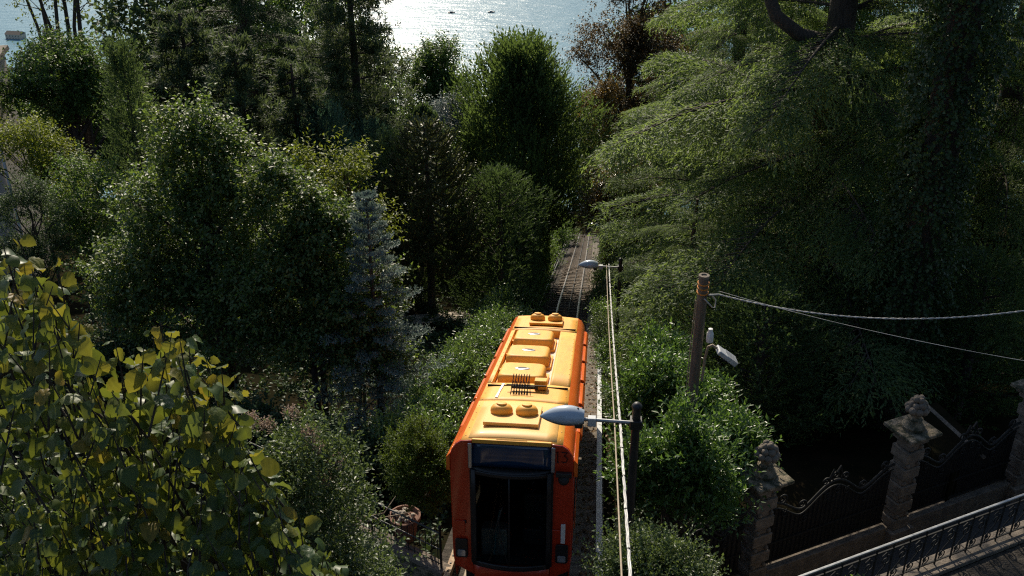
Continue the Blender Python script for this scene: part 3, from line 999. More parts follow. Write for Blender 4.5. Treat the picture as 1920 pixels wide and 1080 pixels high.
for u, dz, nm in ((-1.42, .42, 'upper'), (-1.62, .30, 'lower')):
    rl = thing('handrail', f'thin steel {nm} handrail following the track below the car, by the hedge', 'handrail', group='handrails beside the track')
    MB().tube([tl(y, u, dz) for y in (27, 34, 44, 48, 52, 64, 80, 92)], .032, 6).build('bar', M['rail'], rl, smooth=50)
    post = MB().tube([(0, 0, -.75), (0, 0, 0)], .022, 6).mesh('post', M['steel'], smooth=50)
    for i in range(14): obj('post', post, rl, tl(28 + i * 4.4, u, dz))
duct = thing('cable_duct', 'light grey cable duct cover rising beside the stairs at the track', 'duct')
for i in range(16):
    y0, y1 = 10 + i * 2.2, 10 + (i + 1) * 2.2 - .015
    vs_ = [tl(y, 1.66 + a, b) for y in (y0, y1) for a, b in ((-.07, .15), (.07, .15), (.07, .42), (-.07, .42))]
    MB().add(vs_, [(0, 1, 2, 3), (7, 6, 5, 4), (0, 4, 5, 1), (1, 5, 6, 2), (2, 6, 7, 3), (3, 7, 4, 0)]).build('duct_segment', M['grey_paint'], duct)
stairs = thing('stairway', 'worn concrete service steps littered with dry leaves beside the track', 'stairs')
step = MB().box(-.30, .30, -.26, .26, -.30, 0).mesh('step', M['concrete'])
for i in range(165):
    y = 8 + i * .5
    s = obj('step', step, stairs, tl(y, 1.36 + rng.normal(0, .012), -.05 + rng.normal(0, .01)))
    s.rotation_euler = (rng.normal(0, .02), rng.normal(0, .02), -.092 + rng.normal(0, .02))
# fallen leaves on steps and track
n = 5200
yy = rng.uniform(8, 70, n); uu = np.where(rng.uniform(size=n) < .72, rng.normal(1.4, .28, n), rng.uniform(-1.6, 2.2, n))
P = np.stack([xt(yy) + uu, yy, zr(yy) + np.where(np.abs(uu - 1.36) < .3, -.02, -.15) + rng.uniform(0, .03, n)], -1)
D = rsphere(rng, n); D[:, 2] *= .3
lf = leaf_arrays(rng, P, nrm(D), np.array([0, 0, 1.]) + rng.normal(0, .35, (n, 3)), rng.uniform(0, 1, n), .11, .07)
tag(obj('fallen_leaves', crown_mesh('fallen_leaves', [lf], M['f_litter']), kind='stuff'), 'brown fallen leaves scattered over the steps and the track', 'leaves')

# ================================================================== street lamps along the track
def street_lamp(y, u, h, label, seed=0):
    p = tl(y, u)
    zb = gz(p[0], p[1])
    t = thing('street_lamp', label, 'lamp', (p[0], p[1], zb), -.092, 'lamps along the track')
    top = float(zr(y)) + h - zb
    MB().tube([(0, 0, -.3), (0, 0, top)], [.085, .07], 12).build('post', M['dark_metal'], t, smooth=50)
    MB().lathe([(.085, 0), (.09, .04), (.05, .09), (.005, .10)], 12, (0, 0, top + .002)).build('post_cap', M['dark_metal'], t, smooth=50)
    za = top - .30
    MB().tube([(-.08, 0, za), (-.93, 0, za + .02)], .032, 10).build('arm', M['steel'], t, smooth=50)
    MB().box(-.10, .10, -.1, .1, za - .08, za + .08).build('clamp', M['dark_metal'], t, bevel=.01)
    MB().box(-.80, -.66, -.06, .06, za - .09, za + .07).build('connection_box', M['grey_paint'], t, bevel=.012)
    # lens-shaped head: pale hood above, dark bowl below
    n, k = 15, 10
    def hood(sgn, hh):
        vs_, fs_ = [], []
        for i in range(n):
            q = i / (n - 1)
            x = -.86 - .74 * q
            w = .19 * math.sin(math.pi * min(1, q * .80 + .20)) ** .75
            w = max(w, .012)
            for j in range(k + 1):
                a = math.pi * j / k
                vs_.append((x, w * math.cos(a), za + .03 + sgn * hh * math.sin(a) * (w / .19)))
        for i in range(n - 1):
            for j in range(k):
                fs_.append((i * (k + 1) + j, i * (k + 1) + j + 1, (i + 1) * (k + 1) + j + 1, (i + 1) * (k + 1) + j))
        fs_.append(tuple(range(k + 1)))
        return MB().add(vs_, fs_)
    hd = hood(1, .22).build('lamp_hood', M['lamp_shell'], t, smooth=60, solid=.004)
    hood(-1, .10).build('lamp_bowl', M['lamp_lens'], t, smooth=60)
    MB().box(-1.02, -.88, -.09, .09, za - .13, za - .02).build('gear_box', M['dark_metal'], t, bevel=.03)
    MB().box(-1.0, -.94, -.165, -.12, za + .02, za + .10).build('latch', M['grey_paint'], hd, bevel=.005)
    for xx in (-.97, -1.03):
        MB().ball((xx, 0, za + .225), .018, 8, 4).build('hood_screw', M['dark_metal'], hd, smooth=60)
    return t


street_lamp(13.75, 2.12, 4.62, 'grey pod street lamp on a dark post reaching over the funicular car roof')
street_lamp(34.2, 2.30, 4.45, 'white pod street lamp hanging over the rails just below the car')
street_lamp(54.6, 2.30, 4.3, 'small distant pod street lamp half hidden by the magnolia leaves')

# cables running down beside the track
CY = [2.5, 8, 14, 20, 27, 34.2]
def cab(u, h, sag=.22, n=60):
    pts = []
    for i in range(n):
        y = 3 + (34.2 - 3) * i / (n - 1)
        q = (y - 13.75) / 20.45
        s = -sag * 4 * q * (1 - q) if q > 0 else -sag * .5 * math.sin(min(1, -q) * math.pi)
        pts.append(tl(y, u, h + s))
    return pts


c1 = thing('overhead_cable', 'thick white wrapped cable bundle strung beside the track in front of the post', 'cable', group='cables along the track')
for ph in (0, 2.09, 4.19):
    base = cab(1.86, 4.30, n=240)
    MB().tube([(p[0] + .012 * math.cos(ph + i * .55), p[1], p[2] + .012 * math.sin(ph + i * .55)) for i, p in enumerate(base)], .0115, 6).build('strand', M['white_cable'], c1, smooth=60)
tie = MB().tube([(0, -.012, .004), (0, .012, -.004)], .027, 8).mesh('cable_tie', M['dark_metal'])
for i in range(10, 238, 9): obj('cable_tie', tie, c1, base[i])
c2 = thing('overhead_cable', 'tan weathered cable strung close beside the white cable bundle', 'cable', group='cables along the track')
MB().tube(cab(1.77, 4.26, .26), .0125, 8).build('strand', M['tan_cable'], c2, smooth=60)

# ================================================================== wooden pole with lamp and wires
PT = W(1320, 520, 20)
pz = gz(PT.x, PT.y)
pole = thing('utility_pole', 'weathered wooden utility pole with orange bands rising out of the laurels', 'pole', (PT.x, PT.y, pz))
PH = PT.z - pz
MB().tube([(0, 0, -.4), (0, 0, PH * .5), (0, 0, PH)], [.135, .118, .104], 14).build('shaft', M['pole_wood'], pole, smooth=50)
MB().lathe([(.110, 0), (.110, .05), (.06, .055), (.05, .03), (.005, .03)], 14, (0, 0, PH + .001)).build('pole_cap', M['concrete'], pole, smooth=40)
for dz in (.12, .22, .33):
    MB().tube([(.110 * math.cos(w), .110 * math.sin(w), PH - dz + .02 * math.sin(w)) for w in np.linspace(0, 2 * math.pi, 21)], .013, 6, cap=False).build('orange_band', M['orange_tape'], pole, smooth=60)
MB().tube([(.02, -.13, PH - .42), (.10, -.15, PH - .50), (.20, -.12, PH - .62), (.27, -.05, PH - .66), (.28, -.02, PH - .50), (.16, -.04, PH - .36)], .014, 6).build('wire_loop', M['white_cable'], pole, smooth=60)
MB().tube([(.10, -.10, PH - .35), (.34, -.02, PH - .38)], .02, 6).build('wire_bracket', M['steel'], pole, smooth=50)
MB().tube([(-.13, -.03, PH - .5), (-.15, -.03, PH - 1.6), (-.15, -.03, PH - 3.2)], .012, 6).build('ground_wire', M['tan_cable'], pole, smooth=50)
fl = thing('floodlight', 'small ribbed grey floodlight on a bent pipe at the side of the wooden pole', 'lamp', (PT.x + .13, PT.y - .08, pz + PH - 1.55))
MB().tube([(.02, 0, -.85), (.04, 0, -.3), (.08, 0, -.02), (.16, -.01, .03), (.26, -.03, -.04)], .03, 8).build('bent_pipe', M['tan_cable'], fl, smooth=60)
MB().lathe([(.07, 0), (.075, .04), (.07, .20), (.05, .23), (.045, .30), (.005, .31)], 14, (.09, -.02, .12)).build('sensor', M['white'], fl, smooth=40)
MF = Matrix.Translation((.30, -.04, -.08)) @ Matrix.Rotation(R(38), 4, 'Y')
MB().box(-.04, .28, -.15, .15, -.05, .05, MF).build('lamp_body', M['grey_paint'], fl, bevel=.02)
for k in range(6):
    y = -.13 + k * .052
    MB().box(.16, .46, y - .011, y + .011, -.045, .06, MF).build('cooling_fin', M['grey_paint'], fl)
MB().box(.14, .47, -.15, .15, -.055, -.046, MF).build('lamp_plate', M['dark_metal'], fl)

A = PT + Vector((.34, -.02, -.38))
B1, B2 = W(1990, 572, 19), W(1990, 688, 17)
def hang(a, b, sag, n):
    return [a.lerp(b, i / (n - 1)) - Vector((0, 0, sag * 4 * (i / (n - 1)) * (1 - i / (n - 1)))) for i in range(n)]
sp = thing('overhead_wire', 'thick twisted white supply cable sagging from the wooden pole', 'cable')
hb = hang(A, B1, .42, 160)
for ph in (0, math.pi):
    MB().tube([(p.x, p.y + .008 * math.cos(i * .9 + ph), p.z + .008 * math.sin(i * .9 + ph)) for i, p in enumerate(hb)], .0105, 6).build('strand', M['white_cable'], sp, smooth=60)
tag(MB().tube(hang(A + Vector((0, .03, .06)), B2, .12, 40), .0055, 6).build('overhead_wire', M['steel'], smooth=60), 'thin taut grey wire crossing below the white supply cable', 'wire')
# small iron pipe post beside the pole
q = W(1273, 765, 18.5)
pp_ = thing('pipe_post', 'thin rusty pipe post with a small cap beside the wooden pole', 'post', (q.x, q.y, q.z - 2.2))
MB().tube([(0, 0, 0), (0, 0, 2.0), (.03, 0, 2.14)], .03, 8).build('pipe', M['rust'], pp_, smooth=50)
MB().ball((.05, 0, 2.2), .065, 10, 6).build('cap', M['stone'], pp_, smooth=60)

# ================================================================== gate with stone pillars
G0 = Vector((5.06, 16.1)); GD = Vector((3.52, 1.6)).normalized(); GN = Vector((-GD.y, GD.x))
GZ0, GANG = -15.35, math.atan2(1.6, 3.52)
CAPZ = -12.42


def pillar(s, label, moss='stone_moss', seed=0):
    p = G0 + GD * s
    rng = np.random.default_rng(seed)
    t = thing('gate_pillar', label, 'pillar', (p.x, p.y, GZ0), GANG, 'stone pillars of the villa gate')
    H = CAPZ - GZ0
    MB().box(-.33, .33, -.33, .33, -.3, .35).build('pillar_base', M['stone'], t, bevel=.02)
    n = 5
    hh = (H - .35 - .28) / n
    for i in range(n):
        z = .352 + i * hh
        w = .235 + rng.normal(0, .004)
        MB().box(-w, w, -w, w, z, z + hh * .60).build('stone_block', M['stone'], t, bevel=.02)
        MB().box(-.19, .19, -.19, .19, z + hh * .602, z + hh * .998).build('stone_drum', M['stone'], t, bevel=.03)
        for sx in (-1, 1):
            MB().ball((sx * .14, -.20, z + hh * .78), .055, 8, 5).build('carved_swag', M['stone'], t, smooth=60)
    MB().box(-.27, .27, -.27, .27, H - .278, H - .16).build('neck_moulding', M['stone'], t, bevel=.03)
    MB().box(-.33, .33, -.33, .33, H - .158, H - .06).build('cornice', M['stone'], t, bevel=.03)
    MB().prism([(-.43, -.43), (.43, -.43), (.43, .43), (-.43, .43)], 'z', H - .058, H + .03).build('cap_slab', M[moss], t, bevel=.025)
    fin = MB().lathe([(.24, H + .032), (.25, H + .10), (.20, H + .14), (.15, H + .20), (.13, H + .24), (.17, H + .27), (.10, H + .31), (.085, H + .40), (.11, H + .43), (.13, H + .45)], 18).build('finial_stem', M[moss], t, smooth=35)
    for ring, (r, z, b, m) in enumerate(((.18, .52, .088, 9), (.12, .63, .085, 6), (.06, .74, .07, 4))):
        for k in range(m):
            w = 2 * math.pi * (k + ring * .5) / m
            MB().ball((r * math.cos(w), r * math.sin(w), H + z + rng.normal(0, .01)), b * rng.uniform(.9, 1.1), 9, 6).build('carved_fruit', M['stone'], fin, smooth=60)
    return t


pillar(0, 'sunlit stone gate pillar with carved fruit finial, nearest the laurel bush', seed=1)
pillar(3.92, 'shaded stone gate pillar with carved finial between the two iron gate panels', seed=2)
pillar(7.72, 'dim stone gate pillar cut by the picture edge at the end of the iron gate', seed=3)


def spiral(cx, cz, r0, r1, a0, turns, n=18):
    return [(cx + (r0 + (r1 - r0) * i / (n - 1)) * math.cos(a0 + turns * 2 * math.pi * i / (n - 1)), 0,
             cz + (r0 + (r1 - r0) * i / (n - 1)) * math.sin(a0 + turns * 2 * math.pi * i / (n - 1))) for i in range(n)]


def gate_panel(s0, s1, label, flip=False):
    p = G0 + GD * s0
    Lg = s1 - s0
    t = thing('iron_gate', label, 'gate', (p.x, p.y, GZ0), GANG, 'wrought iron panels between the gate pillars')

    def top(q):
        # two swags that meet in a crest
        return 1.62 + .52 * abs(math.cos(math.pi * q * 1.0 + (0 if not flip else 0))) ** 1.3 * .0 + .46 * (abs(math.sin(math.pi * 2 * q + math.pi / 2))) ** 1.6 + .10 * math.sin(math.pi * q)
    qs = np.linspace(0, 1, 50)
    MB().tube([(q * Lg, 0, top(q)) for q in qs], .030, 8).build('top_rail', M['iron'], t, smooth=60)
    MB().tube([(q * Lg, 0, top(q) - .14) for q in qs], .018, 6).build('second_rail', M['iron'], t, smooth=60)
    MB().box(0, Lg, -.022, .022, .48, .53).build('bottom_rail', M['iron'], t)
    MB().box(0, Lg, -.018, .018, .98, 1.02).build('middle_rail', M['iron'], t)
    nb = int(Lg / .115)
    bar = MB().tube([(0, 0, 0), (0, 0, 1)], .013, 6, cap=False).mesh('bar', M['iron'], smooth=60)
    for i in range(1, nb):
        x = Lg * i / nb
        b = obj('bar', bar, t, (x, 0, .51)); b.scale = (1, 1, top(i / nb) - .14 - .51)
    for q in (.08, .25, .42, .5, .58, .75, .92):
        z = top(q)
        MB().tube(spiral(q * Lg, z + .12, .13, .02, -1.5, 1.4 if q < .5 else -1.4), .020, 6).build('scroll', M['iron'], t, smooth=60)
        MB().tube(spiral(q * Lg + .12, z - .30, .10, .02, 1.2, 1.3), .014, 6).build('small_scroll', M['iron'], t, smooth=60)
    MB().tube([(Lg * .5 - .16, 0, top(.5) + .1), (Lg * .5 - .08, 0, top(.5) + .30), (Lg * .5, 0, top(.5) + .20), (Lg * .5 + .08, 0, top(.5) + .34), (Lg * .5 + .16, 0, top(.5) + .1)], .025, 6).build('crest', M['iron'], t, smooth=60)
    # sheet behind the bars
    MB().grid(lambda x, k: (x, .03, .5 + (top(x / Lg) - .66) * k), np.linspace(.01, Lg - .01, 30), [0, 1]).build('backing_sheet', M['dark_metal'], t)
    MB().box(-.02, Lg + .02, -.17, .17, -.3, .44).build('plinth', M['stone'], t, bevel=.02)
    return t


gate_panel(.32, 3.60, 'dark wrought iron gate panel between the sunlit and the shaded stone pillar')
gate_panel(4.24, 7.40, 'dark wrought iron gate panel beyond the shaded stone pillar')
gate_panel(-2.6, -.32, 'dark iron gate panel half hidden by the laurel, before the sunlit pillar')
# road below, terrace above it with its railing
a0 = G0 - GD * 6; a1 = G0 + GD * 14
rd = [(a0.x, a0.y), (a1.x, a1.y), (a1.x - GN.x * 4, a1.y - GN.y * 4), (a0.x - GN.x * 4, a0.y - GN.y * 4)]
tag(MB().add([(x, y, GZ0 - .02) for x, y in rd], [(0, 1, 2, 3)]).build('road', M['road']), kind='structure')
K0 = Vector((4.95, 12.3)); KZ = -12.45
def kp(s, n=0): return K0 + GD * s + GN * n
tv = [kp(-2.6, .12), kp(12, .12), kp(12, -7), kp(-2.6, -7)]
tag(MB().add([(v.x, v.y, KZ - .02) for v in tv], [(0, 3, 2, 1)]).build('terrace', M['soil']), kind='structure')
wl_ = thing('retaining_wall', 'stone retaining wall dropping from the ornate railing to the road', 'wall', (kp(-2.6).x, kp(-2.6).y, GZ0), GANG)
MB().box(0, 14.6, -.02, .22, -.3, KZ - GZ0 - .06).build('wall_face', M['stone'], wl_)
for i in range(14):
    MB().box(i * 1.04 + .006, i * 1.04 + 1.034, -.14, .26, KZ - GZ0 - .058, KZ - GZ0 + .06).build('coping_stone', M['stone'], wl_, bevel=.015)
fv = [kp(-2.6, -.16), kp(12, -.16), kp(12, -.8), kp(-2.6, -.8)]
tag(MB().add([(v.x, v.y, KZ - .012) for v in fv], [(0, 3, 2, 1)]).build('footpath', M['ballast']), kind='structure')
rl = thing('ornate_railing', 'black wrought iron railing with scrolls and pale handrail on the terrace edge', 'railing', (kp(-1.4, .06).x, kp(-1.4, .06).y, KZ + .06), GANG)
RLN = 9.6
MB().box(0, RLN, -.024, .024, .89, .925).build('handrail', M['steel'], rl, bevel=.01)
MB().box(0, RLN, -.012, .012, .76, .785).build('upper_bar', M['iron'], rl)
MB().box(0, RLN, -.012, .012, .06, .085).build('lower_bar', M['iron'], rl)
ubar = MB().box(-.012, .012, -.012, .012, 0, .88).mesh('baluster', M['iron'])
sA = MB().tube(spiral(.0, .20, .095, .02, -1.6, 1.3) , .011, 6).mesh('scroll', M['iron'], smooth=60)
sB = MB().tube(spiral(.0, .55, .12, .02, 1.6, -1.35), .011, 6).mesh('scroll', M['iron'], smooth=60)
sC = MB().tube([(-.12, 0, .10), (-.06, 0, .30), (.05, 0, .42), (.10, 0, .60), (.05, 0, .72), (-.03, 0, .66)], .011, 6).mesh('wave', M['iron'], smooth=60)
for i in range(26):
    x = .15 + i * .37
    obj('baluster', ubar, rl, (x, 0, 0))
    obj('scroll', sA, rl, (x + .11, 0, 0)); obj('scroll', sB, rl, (x + .25, 0, 0)); obj('wave', sC, rl, (x + .19, 0.004, 0))
# stone kerbs and sloping garden slabs in the shade behind the gate
for (p0, p1, lab, w) in ((W(1742, 742, 25) - Vector((0, 0, .24)), W(1850, 838, 22.8) - Vector((0, 0, .24)), 'long pale stone kerb slanting through the shade behind the shaded pillar', .06),):
    kb = thing('stone_kerb', lab, 'kerb', (0, 0, 0))
    MB().tube([p0 - Vector((0, 0, .05)), p0.lerp(p1, .5) - Vector((0, 0, .05)), p1 - Vector((0, 0, .05))], w, 4).build('kerb', M['stone'], kb)
pv = [W(1700, 760, 25.3), W(1760, 735, 26), W(1860, 830, 23.5), W(1790, 870, 22.6)]
tag(MB().add([tuple(v - Vector((0, 0, .3))) for v in pv] + [(v.x, v.y, v.z - 2.5) for v in pv], [(0, 1, 2, 3), (0, 3, 7, 4), (3, 2, 6, 7)]).build('garden_slope', M['soil']), kind='structure')

# ================================================================== iron fence and pot left of the car
F0, F1 = Vector((-1.42, 15.46)), Vector((-6.2, 18.9))
FD = (F1 - F0).normalized(); FL = (F1 - F0).length
FZ = -14.3
fn = thing('iron_fence', 'low black iron fence on a stone edge beside the funicular car', 'fence', (F0.x, F0.y, FZ), math.atan2(FD.y, FD.x))
fslope = -.03
MB().tube([(0, 0, .92), (FL, 0, .92 + fslope * FL)], .02, 6).build('top_rail', M['dark_metal'], fn, smooth=60)
MB().tube([(0, 0, .50), (FL, 0, .50 + fslope * FL)], .014, 6).build('middle_rail', M['dark_metal'], fn, smooth=60)
MB().tube([(0, 0, .12), (FL, 0, .12 + fslope * FL)], .014, 6).build('lower_rail', M['iron'], fn, smooth=60)
bar = MB().tube([(0, 0, .06), (0, 0, .91)], .010, 6).mesh('bar', M['iron'], smooth=60)
for i in range(int(FL / .16)): obj('bar', bar, fn, (.1 + i * .16, 0, fslope * (.1 + i * .16)))
post = MB().tube([(0, 0, 0), (0, 0, 1.05)], .026, 8).ball((0, 0, 1.08), .045, 8, 5).mesh('post', M['iron'], smooth=50)
for i in range(4): obj('post', post, fn, (.02 + i * 1.9, 0, fslope * i * 1.9))
fw = thing('garden_wall', 'dark retaining wall with pale stone edge under the low iron fence', 'wall', (F0.x, F0.y, FZ), math.atan2(FD.y, FD.x))
MB().box(-.1, FL, -.14, .10, -3.0, -.085).build('wall_face', M['stone_moss'], fw)
for i in range(6): MB().box(i * .98 - .1, i * .98 + .87, -.17, .14, -.083 - .03 * i * .98, .03 - .03 * i * .98).build('coping_stone', M['stone'], fw, bevel=.012)
q = W(757, 985, 20.9)
pot = thing('garden_pot', 'terracotta pot filled with pale pebbles behind the low iron fence', 'pot', (q.x, q.y + .25, q.z - .55))
MB().lathe([(.19, 0), (.22, .1), (.27, .45), (.30, .52), (.34, .54), (.34, .62), (.30, .63), (.29, .58), (.28, .56)], 20).build('pot_body', M['terracotta'], pot, smooth=40)
rng = np.random.default_rng(5)
for i in range(16):
    a, r_ = rng.uniform(0, 6.28), .22 * rng.uniform() ** .5
    MB().ball((r_ * math.cos(a), r_ * math.sin(a), .60 + .08 * (1 - r_ / .22)), rng.uniform(.05, .08), 8, 5, .8).build('pebble', M['path'], pot, smooth=60)
# picket fence along the upper path, far left
H0, H1 = W(112, 560, 33.5), W(205, 665, 29)
hz0, hz1 = gz(H0.x, H0.y), gz(H1.x, H1.y)
pf = thing('picket_fence', 'black iron picket fence sloping down the path behind the yellow leaves', 'fence', (H0.x, H0.y, hz0))
dv = Vector((H1.x - H0.x, H1.y - H0.y, hz1 - hz0))
for z in (.25, 1.0): MB().tube([(0, 0, z), tuple(dv + Vector((0, 0, z)))], .018, 6).build('rail', M['iron'], pf, smooth=60)
bar = MB().tube([(0, 0, .05), (0, 0, 1.15)], .014, 6).mesh('picket', M['iron'], smooth=60)
npk = int(dv.length / .13)
for i in range(npk + 1): obj('picket', bar, pf, tuple(dv * (i / npk)))

# ================================================================== trees on the left
broadleaf('hornbeam_tree', 'broad bushy tree with silvery glinting leaves, tallest of the left garden', 'tree', 345, 200, 28,
          [(0, 0, -1.7, 1.1, 1.1, 1.7), (-.9, .3, -3.6, 1.5, 1.5, 2.0), (1.0, -.2, -3.4, 1.4, 1.4, 1.9), (-1.6, 0, -5.6, 1.9, 1.7, 1.9), (1.3, -.4, -5.8, 2.0, 1.7, 2.0), (0, -.5, -6.9, 3.3, 2.3, 2.0)],
          'f_silver', 640, .34, 12, .60, 8, .13, .085, 11, r0=.2, stems=4, nl=40, upw=.55, spread=.6)
broadleaf('hornbeam_tree', 'lower silvery leaved tree joined to the right of the tallest bushy one', 'tree', 545, 300, 27,
          [(-.5, 0, -1.5, .8, .8, 1.5), (.5, 0, -2.6, 1.0, 1.0, 1.6), (-.3, -.2, -4.0, 1.6, 1.4, 1.8), (1.2, -.4, -4.6, 1.4, 1.3, 1.7), (.5, -.6, -5.8, 2.0, 1.5, 1.4)],
          'f_silver', 400, .32, 12, .56, 8, .125, .08, 12, r0=.15, stems=3, nl=26, upw=.55, spread=.6)
broadleaf('ash_sapling', 'young yellow green tree with upright feathery leaf sprays behind the blue spruce', 'tree', 650, 285, 31,
          [(-.1, 0, -1.0, .75, .7, 1.1), (-1.6, 0, -1.1, .6, .6, 1.0), (-.5, 0, -2.6, 1.6, 1.0, 1.5)],
          'f_yellow', 110, .30, 8, .65, 9, .15, .065, 13, r0=.09, stems=3, nl=26, upw=.7, spread=.55, bend=.25)


def spruce(px, pytop, d, rad, seed, label):
    rng = np.random.default_rng(seed)
    top = W(px, pytop, d); zb = gz(top.x, top.y); H = top.z - zb
    wood = MB().tube([(0, 0, -.3), (0, 0, H * .5), (0, 0, H)], [.12, .07, .012], 8)
    P0, D, Ls, T = [], [], [], []
    z = H - .15
    while z > H * .12:
        t = 1 - z / H
        nb = 5 + int(2 * t)
        a0 = rng.uniform(0, 6.28)
        for k in range(nb):
            az = a0 + 2 * math.pi * k / nb + rng.normal(0, .12)
            L = (rad * t ** .85 + .15) * rng.uniform(.6, 1.3)
            d3 = np.array([math.cos(az), math.sin(az), .50 - .50 * t])
            d3 /= np.linalg.norm(d3)
            o = np.array([0, 0, z])
            wood.tube([tuple(o), tuple(o + d3 * L * .9)], [.022, .006], 5, cap=False)
            P0.append(o + d3 * L * .15); D.append(d3); Ls.append(L * .9); T.append(rng.uniform())
            for q in np.arange(.3, 1, .14):
                for s in (-1, 1):
                    an = az + s * R(rng.uniform(35, 55))
                    e = np.array([math.cos(an), math.sin(an), d3[2] + .12]); e /= np.linalg.norm(e)
                    P0.append(o + d3 * L * q); D.append(e); Ls.append(L * .30 * (1.15 - q) + .12); T.append(rng.uniform())
        z -= .30 + .16 * t
    P0 = np.array(P0); D = np.array(D); Ls = np.array(Ls); T = np.array(T)
    parts = []
    for lo, hi, k in ((0, .35, 16), (.35, .8, 30), (.8, 9, 56)):
        m = (Ls >= lo) & (Ls < hi)
        if m.any():
            P, LD, Nn, tn = along(rng, P0[m], D[m], Ls[m], k, .62, .18, tone=T[m])
            parts.append(leaf_arrays(rng, P, LD, Nn, tn, .095, .040, .05, 0))
    return tree_thing('blue_spruce', label, 'tree', (top.x, top.y, zb), wood, parts, M['bark'], M['f_spruce'])


spruce(686, 366, 26.5, 2.15, 21, 'silvery blue spruce with tiered branches below the yellow green tree')


def araucaria(px, pytop, d, seed):
    rng = np.random.default_rng(seed)
    top = W(px, pytop, d); zb = gz(top.x, top.y); H = top.z - zb
    wood = MB().tube([(0, 0, -.3), (.1, 0, H * .5), (0, 0, H)], [.22, .15, .05], 8)
    P, D, T = [], [], []

    def cover(pts, n, r):
        pts = np.array(pts)
        q = np.sort(rng.uniform(0, 1, n)); qi = np.linspace(0, 1, len(pts))
        c = np.stack([np.interp(q, qi, pts[:, j]) for j in range(3)], -1)
        tg = nrm(np.stack([np.interp(np.minimum(q + .03, 1), qi, pts[:, j]) for j in range(3)], -1) - np.stack([np.interp(np.maximum(q - .03, 0), qi, pts[:, j]) for j in range(3)], -1))
        rd_ = nrm(np.cross(tg, rsphere(rng, n)))
        P.append(c + rd_ * r * .3); D.append(nrm(rd_ * .75 + tg * .6)); T.append(rng.uniform(0, 1, n))
    arms = MB()
    z, i = H - .1, 0
    while z > H * .30:
        t = 1 - z / H
        nb = 5 + (i % 2)
        for k in range(nb):
            az = i * 1.1 + 2 * math.pi * k / nb + rng.normal(0, .15)
            L = (.5 + 3.0 * min(1, t * 2.0) ** .8) * rng.uniform(.85, 1.1)
            o = np.array([math.cos(az), math.sin(az)])
            q = np.linspace(0, 1, 12)
            pts = np.zeros((12, 3))
            pts[:, :2] = o * (q * L)[:, None] * .92
            dr = .10 + .45 * t
            pts[:, 2] = z + L * (-dr * np.sin(q * 2.0) + .62 * q ** 3)
            arms.tube([tuple(p) for p in pts], list(np.linspace(.065, .04, 12)), 5, cap=False)
            cover(pts, int(20 * L), .09)
            nf = int(3 + 3 * L)
            for f in range(nf):
                qq = .35 + .6 * f / nf
                b = np.array([np.interp(qq, q, pts[:, j]) for j in range(3)])
                an = az + (1 if f % 2 else -1) * rng.uniform(.35, .8)
                l2 = (.9 * (1.15 - qq) + .45) * min(1, .4 + L * .25)
                w = np.linspace(0, 1, 7)
                fp = np.zeros((7, 3))
                fp[:, :2] = b[:2] + np.array([math.cos(an), math.sin(an)]) * (w * l2 * .8)[:, None]
                fp[:, 2] = b[2] + l2 * (-.05 * w + .75 * w ** 2)
                arms.tube([tuple(p) for p in fp], list(np.linspace(.05, .03, 7)), 4, cap=False)
                cover(fp, int(18 * l2) + 4, .07)
        z -= .34 + .1 * t
        i += 1
    P = np.concatenate(P); D = np.concatenate(D); T = np.concatenate(T)
    lf = leaf_arrays(rng, P, D, D[:, [1, 2, 0]], T, .11, .05, .1, 0)
    t = tree_thing('monkey_puzzle_tree', 'monkey puzzle tree with long curved upswept arms left of the track', 'tree', (top.x, top.y, zb), wood, [lf], M['bark_grey'], M['f_araucaria'])
    arms.build('arm_mass', M['arm_green'], t, smooth=60, kind='stuff')
    return t


araucaria(795, 232, 46, 31)

dome = lambda t: np.clip(1 - ((t - .42) / .58) ** 2, 0, 1) ** .55 * np.where(t < .42, .75 + .25 * np.clip(t / .42, 0, 1), 1)
yewp = lambda t: np.clip(1 - np.clip((t - .05) / .97, 0, 1) ** 1.7, 0, 1) ** .75
spire('yew_tree', 'large domed dark yew with upright feathery shoots against the lake', 'tree', 978, 86, 55, 5.4, 'f_yew', 12500, 8, 1.35, .25, .105, 41, yewp, .0, .26, .45, lump=.30)
spire('thuja_tree', 'dark billowing thuja leaning over the left side of the track', 'tree', 935, 318, 47, 2.6, 'f_dark', 3600, 9, .45, .14, .05, 42, dome, .0, .3, .6, lump=.16)
spire('thuja_tree', 'dark thuja in the shade between the spruce and the monkey puzzle tree', 'tree', 735, 250, 47, 2.5, 'f_cypress', 2800, 9, .5, .14, .05, 43, dome, .0, .3, .5)
spire('cypress_tree', 'blue green feathery cypress behind the yellow green young tree', 'tree', 600, 203, 45, 2.3, 'f_teal', 3000, 9, .65, .15, .045, 44, dome, .0, .3, .35, lump=.12)
spire('cypress_tree', 'second blue green cypress to the right of the feathery one', 'tree', 690, 232, 50, 2.3, 'f_teal', 2400, 9, .6, .15, .05, 45, dome, .0, .3, .4)
spire('cypress_tree', 'slim pointed cypress with a bare stem showing above the silvery tree', 'tree', 222, 80, 36, 1.75, 'f_cypress', 2300, 9, .6, .14, .045, 46, lambda t: np.clip(1 - t, 0, 1) ** .75 * .95 + .06, .08, .32, .45, lump=.16)
